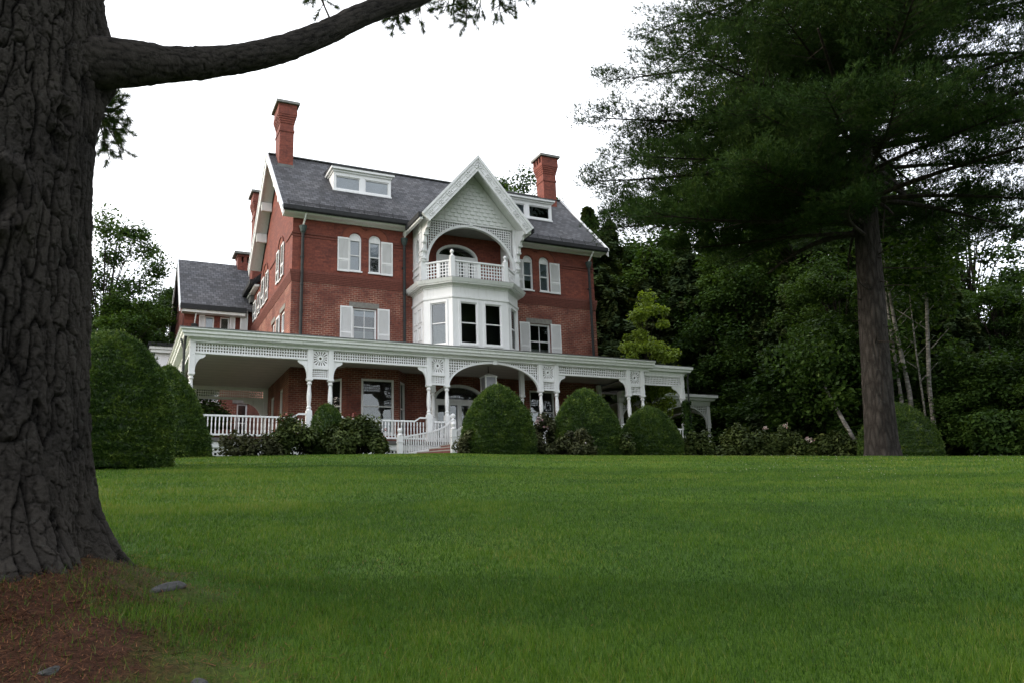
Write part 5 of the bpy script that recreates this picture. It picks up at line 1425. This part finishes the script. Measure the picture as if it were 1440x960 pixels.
# swelling where the limb leaves
lz = 5.58 - tz; lth = math.atan2(0.45, 1.0)
dth = (TH - 0.20 + np.pi) % (2 * np.pi) - np.pi
rad = rad + 0.17 * np.exp(-((dth / 0.42) ** 2 + ((Zg - lz) / 0.42) ** 2))
leanx = -0.018 * np.clip(hz, 0, 20)
grid_mesh('trunk', rad * np.cos(TH) + leanx, rad * np.sin(TH), Zg, MT['bark_near'], near, tint=btint)
# the limb: out to the right, rising
def pol3(az, d, tan): a = R(az); return Vector((CAM.x + d * math.sin(a) - tx, CAM.y + d * math.cos(a) - ty_, 1.6 + d * tan - tz))
ctrl = [pol3(-5.5, 7.1, 0.545), pol3(-2.2, 7.05, 0.562), pol3(2.0, 7.1, 0.578), pol3(5.0, 7.2, 0.592), pol3(8.9, 7.35, 0.618), pol3(12.5, 7.6, 0.653), pol3(16.0, 7.9, 0.692), pol3(20.5, 8.3, 0.728), pol3(26, 8.9, 0.79), pol3(33, 9.8, 0.84), pol3(39, 10.8, 0.86)]
crad = [0.27, 0.225, 0.150, 0.138, 0.130, 0.122, 0.115, 0.105, 0.09, 0.065, 0.04]
def spline(pts, vals, n):
    P = np.array([tuple(p) for p in pts]); m_ = len(P); out = []; ov = []
    for k in range(n):
        s = k / (n - 1) * (m_ - 1); i = min(int(s), m_ - 2); f = s - i
        p0, p1, p2, p3 = P[max(i - 1, 0)], P[i], P[i + 1], P[min(i + 2, m_ - 1)]
        out.append(0.5 * ((2 * p1) + (-p0 + p2) * f + (2 * p0 - 5 * p1 + 4 * p2 - p3) * f * f + (-p0 + 3 * p1 - 3 * p2 + p3) * f ** 3))
        ov.append(vals[i] * (1 - f) + vals[i + 1] * f)
    return np.array(out), np.array(ov)
lp, lr = spline(ctrl, crad, 420)
tn = unit(np.gradient(lp, axis=0)); A_ = unit(np.cross(tn, np.array([0, 0, 1.0]))); B_ = np.cross(tn, A_)
T2 = np.linspace(0, 2 * np.pi, 72, endpoint=False)
ss, tt2 = np.meshgrid(np.arange(420) * 0.018, T2, indexing='ij')
_, eb, cvb = vor(tt2 / (2 * np.pi) * 16 + 0.9 * (wrap_noise(tt2, ss, 14, 4, 21) - 0.5), ss * 3.2 + 1.0 * (wrap_noise(tt2, ss, 20, 9, 26) - 0.5) + 30, 22, 16)
rl = lr[:, None] * (1 + 0.10 * (wrap_noise(tt2, ss, 5, 1.6, 23) - 0.5)) + 0.010 * (wrap_noise(tt2, ss, 16, 9, 25) - 0.5) - 0.006 * (1 - np.clip(eb / 0.3, 0, 1)) + 0.006 * (wrap_noise(tt2, ss, 40, 20, 24) - 0.5)
LPp = lp[:, None, :] + A_[:, None, :] * (rl * np.cos(tt2))[..., None] + B_[:, None, :] * (rl * np.sin(tt2))[..., None]
grid_mesh('limb', LPp[..., 0], LPp[..., 1], LPp[..., 2], MT['bark_near'], near, tint=np.clip(0.25 + 0.5 * np.clip(eb / 0.25, 0, 1) + 0.4 * (wrap_noise(tt2, ss, 40, 20, 24) - 0.5), 0, 1))
# twigs with needles that hang from the limb and its own side branches
cs = []; ds = []
g = np.random.default_rng(55)
def sprig(base, tip, n_side, tl):
    base = np.array(base); tip = np.array(tip); d = tip - base; L_ = np.linalg.norm(d)
    mid = base + d * 0.5 + np.array([0, 0, 0.06 * L_])
    tw = MB(); tw.tube([tuple(base), tuple(mid), tuple(tip)], [0.012, 0.008, 0.004], 5)
    for k in range(n_side):
        f = 0.25 + 0.75 * k / n_side; q = base + d * f + np.array([0, 0, 0.06 * L_ * 4 * f * (1 - f)])
        sd = unit((d / L_ * 0.7 + g.normal(0, 0.7, 3))[None])[0]; e = q + sd * tl * g.uniform(0.6, 1.2)
        tw.tube([tuple(q), tuple(e)], [0.005, 0.003], 4)
        for m_ in range(11):
            cs.append(q + (e - q) * g.uniform(0.35, 1.0)); ds.append(unit((sd * 0.9 + g.normal(0, 0.35, 3))[None])[0])
    tw.build('twig', 'bark_dark', near, origin=(0, 0, 0))
for (a0, d0, t0), (a1, d1, t1), ns in [((18.6, 8.2, 0.735), (18.0, 8.6, 0.672), 7), ((20.5, 8.3, 0.755), (19.6, 8.9, 0.683), 7), ((22.5, 8.5, 0.77), (22.4, 9.1, 0.686), 8), ((23.5, 8.6, 0.775), (23.4, 8.8, 0.677), 8), ((25, 8.8, 0.785), (24.4, 9.4, 0.690), 8), ((26, 8.9, 0.79), (26.0, 9.2, 0.688), 8), ((27.5, 9.1, 0.80), (27.2, 9.6, 0.705), 7), ((29, 9.3, 0.81), (28.6, 9.5, 0.722), 6), ((24, 8.7, 0.78), (21.6, 9.6, 0.695), 7), ((27, 9.0, 0.79), (25.3, 9.9, 0.692), 7), ((17.5, 8.1, 0.73), (17.6, 8.4, 0.71), 3), ((13, 7.6, 0.675), (11.5, 8.4, 0.72), 3)]:
    sprig(pol3(a0, d0, t0), pol3(a1, d1, t1), ns + 9, 0.24)
# one thin branch from the back of the trunk, its spray showing beside the bark
bk0 = pol3(-6.0, 7.6, 0.47); bk1 = pol3(-2.4, 9.4, 0.50)
MB().tube([tuple(bk0), tuple(bk1)], [0.035, 0.014], 6).build('twig', 'bark_dark', near, origin=(0, 0, 0))
for a1, t1 in ((-1.0, 0.53), (-0.5, 0.508), (-0.3, 0.482), (-0.6, 0.455), (-1.2, 0.438), (-1.0, 0.49), (-1.3, 0.52), (-1.5, 0.455), (-0.8, 0.47), (-1.6, 0.50)):
    sprig(bk1, pol3(a1, 9.6 + g.uniform(-0.3, 0.3), t1), 9, 0.16)
v, idx = needle_tufts(np.array(cs), np.array(ds), 0.085, 0.0022, 13, 0.9, g)
fast_mesh('needles', v, 3, LEAF['pine'], np.clip(g.normal(0.4, 0.2, len(cs)), 0, 1)[idx], near)
# the crown above the picture, unseen; dense oversized needles added to shade the foreground
cb = MB(); cs = []; ds = []
for k in range(38):
    z_ = 12.9 + k * 0.26; a = k * 2.4; Lb = 8.5 - 0.12 * k
    p0 = np.array([leanx[0, 0] - 0.2, 0, z_]); p1 = p0 + np.array([math.cos(a) * Lb * 0.5, math.sin(a) * Lb * 0.5, 0.9]); p2 = p0 + np.array([math.cos(a) * Lb, math.sin(a) * Lb, 1.3])
    cb.tube([tuple(p0), tuple(p1), tuple(p2)], [0.12, 0.07, 0.02], 6)
    for m_ in range(130):
        f = g.uniform(0.2, 1.0); q = p0 + (p2 - p0) * f + g.normal(0, 0.55, 3) * np.array([1, 1, 0.35]); cs.append(q); ds.append(unit(g.normal(0, 1, (1, 3)))[0])
cb.tube([(-0.25, 0, 14.5), (-0.4, 0, 23)], [0.45, 0.05], 10)
cb.build('crown_branches', 'bark_dark', near, origin=(0, 0, 0))
v, idx = needle_tufts(np.array(cs), np.array(ds), 0.50, 0.055, 9, 1.2, g)
fast_mesh('crown', v, 3, LEAF['pine'], np.clip(g.normal(0.4, 0.2, len(cs)), 0, 1)[idx], near)

# stones showing through the litter
MT['fieldstone'] = mat_plain('field_stone', (0.040, 0.040, 0.039), 0.95, 0.5, 14, 0.6)
def stone(x, y, sx, sy, sz, label, seed, rz=0.0):
    bm = bmesh.new(); bmesh.ops.create_icosphere(bm, subdivisions=3, radius=1)
    from mathutils import noise
    for v_ in bm.verts:
        f = 1 + 0.28 * noise.noise(v_.co * 1.3 + Vector((seed, 0, 0))) + 0.10 * noise.noise(v_.co * 4 + Vector((seed, 3, 0)))
        v_.co = Vector((v_.co.x * sx * f, v_.co.y * sy * f, v_.co.z * sz * f))
    me = bpy.data.meshes.new('stone'); bm.to_mesh(me); bm.free(); me.materials.append(MT['fieldstone'])
    o = bpy.data.objects.new('stone', me); COL.objects.link(o); o.location = (x, y, float(ground(x, y)) - sz * 0.3); o.rotation_euler = (0.1, 0.12, rz)
    tag(o, label, 'stone', 'stones by the near trunk')
for az, d, s, lb in ((3.9, 6.55, (0.17, 0.06, 0.045), 'largest grey stone breaking through the litter right of the near trunk'), (-2.2, 5.05, (0.06, 0.04, 0.022), 'small flat grey stone in the litter below the trunk'), (1.4, 4.85, (0.07, 0.03, 0.02), 'thin grey stone in the grass at the bottom edge of the picture'), (6.0, 4.95, (0.05, 0.035, 0.03), 'pebble sized grey stone at the grass edge')):
    x, y, _ = polar(az, d); stone(x, y, *s, lb, az, az)

# ================================================================== the big white pine
bx, by, bz = polar(49.6, 35.0)
bz -= 0.2
pine = empty('pine_tree', (bx, by, bz), 'tall broad white pine with layered dark branches standing on the lawn at the right', 'tree')
g = np.random.default_rng(77)
PH = 41.0; lean = np.array([0.052, -0.036])
def axis(z): return np.array([lean[0] * z, lean[1] * z, z])
nz_, nt_ = 260, 140
zz = np.concatenate([np.linspace(0, 12, 150), np.linspace(12.1, PH - 0.5, 110)]); Zg, TH = np.meshgrid(zz, np.linspace(0, 2 * np.pi, nt_, endpoint=False), indexing='ij')
rad = 0.57 * (1 - Zg / (PH * 1.06)) + 0.03 + 0.22 * np.exp(-Zg / 0.5) * (0.7 + 0.3 * np.sin(5 * TH))
_, ee, cc_ = vor(TH / (2 * np.pi) * 30 + 0.8 * (wrap_noise(TH, Zg, 30, 3, 31) - 0.5), Zg * 1.6 + 20, 32, 30)
rad = rad - 0.028 * (1 - np.clip(ee / 0.3, 0, 1)) + 0.02 * (wrap_noise(TH, Zg, 9, 1, 33) - 0.5)
grid_mesh('trunk', rad * np.cos(TH) + lean[0] * Zg, rad * np.sin(TH) + lean[1] * Zg, Zg, MT['bark_pine'], pine)
br_ = MB(); cs = []; ds = []; ct = []
levels = []
zw, wi = 10.6, 0
while zw < 39.5:
    nbw = 7 if zw < 27 else 4
    for q_ in range(nbw):
        levels.append((zw + g.normal(0, 0.13), wi * 1.1 + 2 * math.pi * q_ / nbw + g.normal(0, 0.2), zw < 27))
    zw += g.uniform(0.95, 1.35); wi += 1
for q_ in range(12): levels.append((g.uniform(10.2, 15.5), g.uniform(R(120), R(255)), True))
for q_ in range(9): levels.append((g.uniform(8.9, 10.8), g.uniform(R(135), R(205)), True))      # long low boughs on the lawn side
PH = 41.0
for k, (z_, a, vis) in enumerate(levels):
    f = np.clip((z_ - 24) / 17, 0, 1)
    Lb = 10.4 * (1 - f ** 1.3) * g.uniform(0.62, 1.08) + 0.8
    el = g.uniform(0.06, 0.26) + 0.2 * f if z_ > 13 else g.uniform(-0.03, 0.11)
    if z_ < 12: Lb *= 0.9
    out_ = np.array([math.cos(a), math.sin(a), 0]); sidev = np.array([-math.sin(a), math.cos(a), 0])
    bend = g.normal(0, 0.9)
    def bp_(t):
        return axis(z_) + out_ * Lb * t + sidev * bend * t * t + np.array([0, 0, Lb * (el * t - 0.26 * t * t + 0.15 * t ** 3)])
    pts = [tuple(bp_(t)) for t in np.linspace(0, 1, 9)]
    r0 = 0.035 + 0.009 * Lb
    br_.tube(pts, [r0 * (1 - 0.9 * t) for t in np.linspace(0, 1, 9)], 7)
    start = 0.30 if z_ < 12.5 else (0.10 if z_ > 16 else 0.16)
    ns = int((10 + Lb * 2.6) * (1 if vis else 0.45))
    for j in range(ns):
        t = start + (0.99 - start) * (j + g.uniform(-0.3, 0.3)) / (ns - 1); t = min(max(t, start), 1)
        q = bp_(t); s = 1 if j % 2 else -1
        Ls = (0.36 * Lb * (1 - t) ** 0.6 + 0.65) * g.uniform(0.55, 1.2)
        dirn = unit((out_ * g.uniform(0.5, 0.95) + sidev * s * g.uniform(0.45, 1.0) + np.array([0, 0, g.uniform(-0.10, 0.34)]))[None])[0]
        if g.random() < 0.05: continue
        e = q + dirn * Ls + np.array([0, 0, 0.05 * Ls])
        br_.tube([tuple(q), tuple((q + e) / 2 - np.array([0, 0, 0.04 * Ls])), tuple(e)], [0.010 + 0.005 * Ls, 0.008, 0.004], 4)
        nt2 = int((6.5 + Ls * 9.5) * (1 if vis else 0.6)); base_t = g.uniform(0.12, 0.45) + 0.10 * (z_ > 20) + 0.35 * (g.random() < 0.10) * (z_ > 17)  # higher boughs tinted yellower: golden sun on the top put into colour
        sd_ = np.cross(dirn, np.array([0, 0, 1.0]))
        u_ = g.uniform(0.12, 1.04, nt2); p_ = q + (e - q) * u_[:, None] + sd_ * (g.normal(0, 0.30, nt2) * (1.15 - 0.6 * u_))[:, None]; p_[:, 2] += g.normal(0.03, 0.05, nt2)
        p_ = np.repeat(p_, 3, 0) + g.normal(0, 1, (nt2 * 3, 3)) * np.array([0.12, 0.12, 0.06])
        cs.append(p_); ds.append(dirn * 0.55 + np.array([0, 0, 0.40]) + g.normal(0, 0.35, p_.shape)); ct.append(np.full(len(p_), base_t))
# a few long bare lower limbs, drooping at the ends
for a, z_, Lb, dr in ((-2.55, 12.6, 8.5, 0.02), (0.35, 12.4, 9.5, -0.28), (-0.5, 12.9, 9.5, 0.02), (2.5, 9.2, 4.0, -0.45), (-2.2, 10.0, 3.6, -0.5), (0.9, 10.4, 5.0, -0.3), (3.3, 11.8, 7.5, 0.10)):
    o_ = np.array([math.cos(a), math.sin(a), 0])
    br_.tube([tuple(axis(z_) + o_ * Lb * t + np.array([0, 0, Lb * (0.12 * t + dr * t * t)])) for t in np.linspace(0, 1, 8)], [0.15 * (1 - 0.85 * t) + 0.01 for t in np.linspace(0, 1, 8)], 8)
    for j in range(6):
        t = g.uniform(0.4, 1); q = axis(z_) + o_ * Lb * t + np.array([0, 0, Lb * (0.12 * t + dr * t * t)]); e = q + o_ * 0.7 + g.normal(0, 0.7, 3)
        br_.tube([tuple(q), tuple(e)], [0.025, 0.006], 4)
for j in range(46):
    z_ = g.uniform(4.5, 13); a = g.uniform(0, 2 * math.pi); o_ = np.array([math.cos(a), math.sin(a), g.uniform(-0.35, 0.25)]); q = axis(z_) + np.array([o_[0], o_[1], 0]) * 0.42; Ls = g.uniform(0.15, 0.5) if g.random() < 0.6 else g.uniform(0.8, 2.4)
    e = q + o_ * Ls; br_.tube([tuple(q), tuple((q + e) / 2 + g.normal(0, 0.05, 3)), tuple(e)], [0.03, 0.02, 0.006], 5)
br_.build('branches', 'bark_dark', pine, origin=(0, 0, 0))
cs = np.concatenate(cs); ds = unit(np.concatenate(ds)); ct = np.concatenate(ct)
v, idx = needle_tufts(cs, ds, 0.21, 0.0125, 5, 0.8, g)
tint = np.clip(ct + g.normal(0, 0.12, len(cs)) + 0.22 * (g.random(len(cs)) < 0.06), 0, 1)
fast_mesh('crown', v, 3, LEAF['pine'], tint[idx], pine)
print('pine needles', len(v) // 3)

# ================================================================== the wood
def spruce_proto(name, h, rb, n, matl, seed, droop=0.35):
    g = np.random.default_rng(seed)
    root = bpy.data.objects.new(name, None); COL.objects.link(root)
    t = MB().tube([(0, 0, -0.5), (0, 0, h * 0.5), (0, 0, h * 0.98)], [0.022 * h * 0.62, 0.012 * h, 0.01], 8)
    nb = 240; cs, ns_, tn = [], [], []
    per = n // nb
    for k in range(nb):
        f = (k + 0.5) / nb; z_ = h * (0.04 + 0.95 * f); a = g.uniform(0, 2 * math.pi); Lb = rb * (1 - f) ** 0.85 * g.uniform(0.45, 1.2) + 0.15
        o_ = np.array([math.cos(a), math.sin(a), 0.0]); sv_ = np.array([-math.sin(a), math.cos(a), 0.0])
        t.tube([(0, 0, z_), (o_[0] * Lb * 0.9, o_[1] * Lb * 0.9, z_ - droop * Lb * 0.6)], [0.035, 0.008], 4)
        u = np.sqrt(g.random(per)) ; side = g.normal(0, 0.22, per) * Lb * (1.15 - u)
        p_ = o_ * (Lb * u)[:, None] + sv_ * side[:, None]; p_[:, 2] = z_ - droop * Lb * u * u + g.normal(0, 0.16, per) - np.abs(side) * 0.25
        cs.append(p_); ns_.append(np.tile(o_ * 0.5 + np.array([0, 0, 0.75]), (per, 1)) + g.normal(0, 0.4, (per, 3))); tn.append(np.clip(g.uniform(0.15, 0.6) + g.normal(0, 0.12, per) + 0.15 * (u > 0.85), 0, 1))
    cs = np.concatenate(cs); ns_ = unit(np.concatenate(ns_)); tn = np.concatenate(tn)
    t.build('trunk', 'bark_dark', root, origin=(0, 0, 0))
    fast_mesh('crown', leaf_quads(cs, ns_, 0.19, g, 2.2), 4, LEAF[matl], np.repeat(tn, 4), root)
    return root
def broad_proto(name, h, rx, n, matl, seed, trunk='bark_dark', base=0.22, leaf=0.14, clumps=70, tr=0.2, stems=1, zsq=1.0):
    g = np.random.default_rng(seed)
    root = bpy.data.objects.new(name, None); COL.objects.link(root)
    t = MB()
    u = unit(g.normal(0, 1, (clumps, 3))) * (g.uniform(0.12, 1.0, clumps) ** 0.42)[:, None]
    cz = h * (base + 1) / 2; rz_ = h * (1 - base) / 2
    cc = u * np.array([rx, rx, rz_]) * 0.88 + np.array([0, 0, cz]); cr_ = g.uniform(0.16, 0.30, clumps) * rx
    for s in range(stems):
        ox = (s - (stems - 1) / 2) * 0.35; lx = g.normal(0, 0.05) * h
        t.tube([(ox, 0, -0.5), (ox + lx * 0.3, g.normal(0, 0.1), h * 0.35), (ox + lx, 0, h * 0.88)], [tr, tr * 0.7, 0.03], 8)
    for i in range(clumps):
        q = cc[i]; zb_ = min(q[2] * 0.72, h * 0.8)
        t.tube([(0, 0, zb_ * 0.85), (q[0] * 0.5, q[1] * 0.5, (zb_ + q[2]) / 2), tuple(q)], [tr * 0.28, tr * 0.16, 0.012], 5)
    k = g.integers(0, clumps, n); dv = unit(g.normal(0, 1, (n, 3)))
    c = cc[k] + dv * np.array([1, 1, 0.75]) * (cr_[k] * g.uniform(0.3, 1.1, n))[:, None]
    nrm = unit(dv * 0.45 + np.array([0, 0, 0.7]) + g.normal(0, 0.5, (n, 3)))
    tn = np.clip(g.uniform(0.15, 0.6, clumps)[k] + g.normal(0, 0.14, n), 0, 1)
    t.build('trunk', trunk, root, origin=(0, 0, 0))
    fast_mesh('crown', leaf_quads(c, nrm, leaf, g, 1.5), 4, LEAF[matl], np.repeat(tn, 4), root)
    return root
protos = {
 's1': spruce_proto('spruce_tree', 22, 4.2, 42000, 'spruce', 101), 's2': spruce_proto('spruce_tree', 22, 3.4, 36000, 'spruce', 102, 0.5), 's3': spruce_proto('hemlock_tree', 20, 5.0, 46000, 'spruce', 103, 0.25),
 'm1': broad_proto('maple_tree', 20, 5.0, 44000, 'maple', 111), 'm2': broad_proto('maple_tree', 18, 4.4, 40000, 'maple', 112, base=0.12, clumps=90), 'm3': broad_proto('ash_tree', 20, 4.6, 22000, 'maple', 113, base=0.25, clumps=60),
 'y': broad_proto('young_tree', 12, 2.3, 13000, 'young', 114, base=0.12, leaf=0.14, clumps=60, tr=0.09),
 'u': broad_proto('understory_tree', 8, 3.4, 26000, 'maple', 116, base=0.0, leaf=0.125, clumps=70, tr=0.1),
}
PH_ = {'s1': 22, 's2': 22, 's3': 20, 'm1': 20, 'm2': 18, 'm3': 20, 'y': 12, 'b': 17, 'u': 8}
used = set()
def tree(kind, az, d, top, label, group=None, wid=1.0, rz=None):
    """top = tangent of the elevation of its tip seen from the lawn"""
    x, y, z0 = polar(az, d); h = 1.6 + top * d - z0
    if kind[0] in 'mu': h *= 1.07
    s = h / PH_[kind]; rz = (az * 7.3) % 6.28 if rz is None else rz
    o = protos[kind]
    if kind in used: o = link_copy(o)
    used.add(kind)
    o.location = (x, y, z0); o.rotation_euler = (0, 0, rz); o.scale = (s * wid, s * wid, s)
    tag(o, label, 'tree', group); return o
WG = 'trees of the dark wood behind the house'
SP = 'dark spruce in the wood behind the lawn'
HM = 'spreading dark hemlock in the wood behind the lawn'
MP = 'leafy broad crowned tree in the wood behind the lawn'
US = 'low bushy tree at the edge of the wood'
# left of the house
LG = 'trees left of the house'
tree('m3', -0.9, 56, 0.375, 'airy tall ash left of the house, sky showing through its crown', LG)
tree('m1', 2.6, 62, 0.300, 'dense round tree right behind the slate roofed wing', LG)
tree('m2', -3.2, 60, 0.285, 'dense tree mostly hidden by the near trunk', LG)
tree('m2', 0.6, 52, 0.275, 'dark bushy tree below the airy ash, above the tall yew', LG, 1.25)
tree('u', 3.2, 48, 0.215, 'low dark bushy tree beside the wing gable', LG, 1.2)
tree('u', -1.2, 47, 0.20, 'low dark bushy tree behind the tall yew', LG, 1.2)
tree('u', 1.4, 44, 0.175, 'lowest bushy tree between the two left yews', LG, 1.2)
# behind the roof
tree('m1', 26.9, 66, 0.452, 'tree top showing over the roof ridge beside the gable', None, 0.8)
tree('s1', 31.9, 58, 0.405, 'spruce with pointed tip rising right behind the right roof corner', None, 1.6)
for kind, az, d, top, lb, wd in [
 ('s3', 33.4, 66, 0.385, HM, 1.3), ('m1', 34.6, 72, 0.350, MP, 1.0), ('s1', 36.0, 64, 0.345, SP, 1.7), ('s1', 37.4, 72, 0.370, SP, 1.1), ('s3', 38.6, 62, 0.360, HM, 1.3), ('s3', 40.2, 72, 0.370, HM, 1.1), ('s1', 41.6, 64, 0.360, SP, 1.7), ('s3', 43.2, 62, 0.340, HM, 1.4), ('s3', 44.6, 72, 0.426, HM, 1.1), ('s2', 45.6, 66, 0.403, SP, 1.8),
 ('m1', 47.0, 60, 0.403, MP, 1.1), ('s1', 48.3, 76, 0.526, SP, 1.0), ('m2', 49.6, 62, 0.403, MP, 1.2), ('s3', 51.6, 64, 0.392, HM, 1.2), ('s3', 53.8, 62, 0.358, HM, 1.2), ('m3', 55.8, 62, 0.370, MP, 1.0), ('s3', 57.6, 64, 0.235, HM, 1.2), ('m1', 59.8, 60, 0.250, MP, 1.1), ('s3', 62.0, 62, 0.300, HM, 1.2), ('m2', 64.5, 58, 0.300, MP, 1.0),
 ('s3', 33.4, 56, 0.280, HM, 1.1), ('s3', 37.2, 64, 0.275, HM, 1.3), ('s3', 39.0, 62, 0.260, HM, 1.2), ('s3', 41.0, 60, 0.265, HM, 1.3), ('s1', 43.6, 58, 0.270, SP, 1.8), ('s3', 45.0, 52, 0.291, HM, 1.3), ('u', 46.6, 47, 0.235, US, 1.3), ('m1', 48.2, 50, 0.302, MP, 1.2), ('u', 50.4, 48, 0.200, US, 1.3), ('m2', 52.2, 52, 0.280, MP, 1.2), ('s3', 54.6, 50, 0.269, HM, 1.3), ('u', 56.4, 48, 0.190, US, 1.3), ('s3', 58.6, 52, 0.210, HM, 1.4), ('u', 60.8, 47, 0.180, US, 1.3), ('s3', 62.8, 48, 0.240, HM, 1.2),
 ('u', 35.0, 64, 0.200, US, 1.5), ('u', 38.0, 60, 0.19, US, 1.4), ('u', 40.0, 59, 0.18, US, 1.4), ('u', 42.8, 56, 0.175, US, 1.4), ('u', 45.0, 52, 0.170, US, 1.4), ('u', 54.0, 47, 0.160, US, 1.4), ('m2', 30.5, 62, 0.30, MP, 1.2), ('m2', 57.0, 56, 0.245, MP, 1.2), ('u', 58.6, 46.5, 0.185, US, 1.3), ('m1', 61.2, 56, 0.25, MP, 1.2), ('m2', 35.0, 70, 0.345, MP, 1.3), ('m1', 32.6, 72, 0.36, MP, 1.0), ('m2', 37.0, 68, 0.36, MP, 1.3), ('m2', 41.8, 60, 0.33, MP, 1.2)]:
    tree(kind, az, d, top, lb, WG, wd)
tree('y', 35.5, 46.0, 0.293, 'bright light green young tree beside the right corner of the house', None, 1.0)
x, y, z0 = polar(52.0, 45.0)
bq = empty('birch_tree', (x, y, z0), 'slim white stemmed birch clump right behind the big pine trunk', 'tree', rz=-R(52))
t_ = MB()
for px_, lx, hh, r_ in ((-0.75, 0.10, 11, 0.10), (-0.35, -0.25, 12, 0.13), (0.55, 1.0, 12.5, 0.12), (0.2, 0.2, 9, 0.06)):
    t_.tube([(px_, 0, -0.3), (px_ + 0.1, 0.1, hh * 0.3), (px_ + lx * 0.5, 0, hh * 0.6), (px_ + lx, 0.1, hh)], [r_, r_ * 0.9, r_ * 0.7, 0.02], 8)
    for j in range(6): t_.tube([(px_ + lx * 0.45, 0, hh * (0.45 + 0.07 * j)), (px_ + lx * 0.45 + (-1) ** j * 0.9, 0.2, hh * (0.45 + 0.07 * j) + 0.9)], [0.03, 0.008], 4)
t_.build('trunk', 'birch', bq, origin=(0, 0, 0))
g = np.random.default_rng(93); n = 5500; cl = g.normal(0, 1, (26, 3)) * np.array([1.6, 1.2, 2.0]) + np.array([0.3, 0, 9.0]); k_ = g.integers(0, 26, n)
c = cl[k_] + g.normal(0, 0.42, (n, 3))
fast_mesh('crown', leaf_quads(c, unit(g.normal(0, 0.6, (n, 3)) + np.array([0, 0, 1])), 0.16, g), 4, LEAF['maple'], np.repeat(np.clip(g.normal(0.4, 0.2, n), 0, 1), 4), bq)
VG = 'trees across the lawn, mirrored in the window panes'
for i, (az, d, top) in enumerate([(-168, 26, 0.75), (-145, 30, 0.7), (-120, 30, 0.7), (-95, 27, 0.75), (-72, 30, 0.6), (-48, 34, 0.5), (170, 30, 0.7), (150, 27, 0.75), (128, 30, 0.65), (108, 32, 0.6), (90, 34, 0.55), (180, 44, 0.7)]):
    tree(['m1', 'm2', 's3'][i % 3], az, d, top * 0.68, 'tall leafy tree behind the viewer, seen only mirrored in the window panes', VG, 1.25)
lb = MB().tube([(0, 0, -0.3), (-0.9, 0, 2.0), (-1.9, 0.2, 4.6)], [0.13, 0.10, 0.05], 8)
x, y, z0 = polar(48.9, 43.5)
bo = empty('birch_tree', (x, y, z0), 'single leaning pale birch stem left of the big pine trunk', 'tree', rz=-R(49))
lb.build('trunk', 'birch', bo, origin=(0, 0, 0))
g = np.random.default_rng(91); n = 2500; c = np.stack([g.normal(-2.1, 0.9, n), g.normal(0.2, 0.9, n), g.normal(5.0, 0.8, n)], -1)
fast_mesh('crown', leaf_quads(c, unit(g.normal(0, 1, (n, 3)) + np.array([0, 0, 1])), 0.15, g), 4, LEAF['maple'], np.repeat(np.clip(g.normal(0.35, 0.2, n), 0, 1), 4), bo)
for k, o in protos.items():
    if k not in used: bpy.data.objects.remove(o)
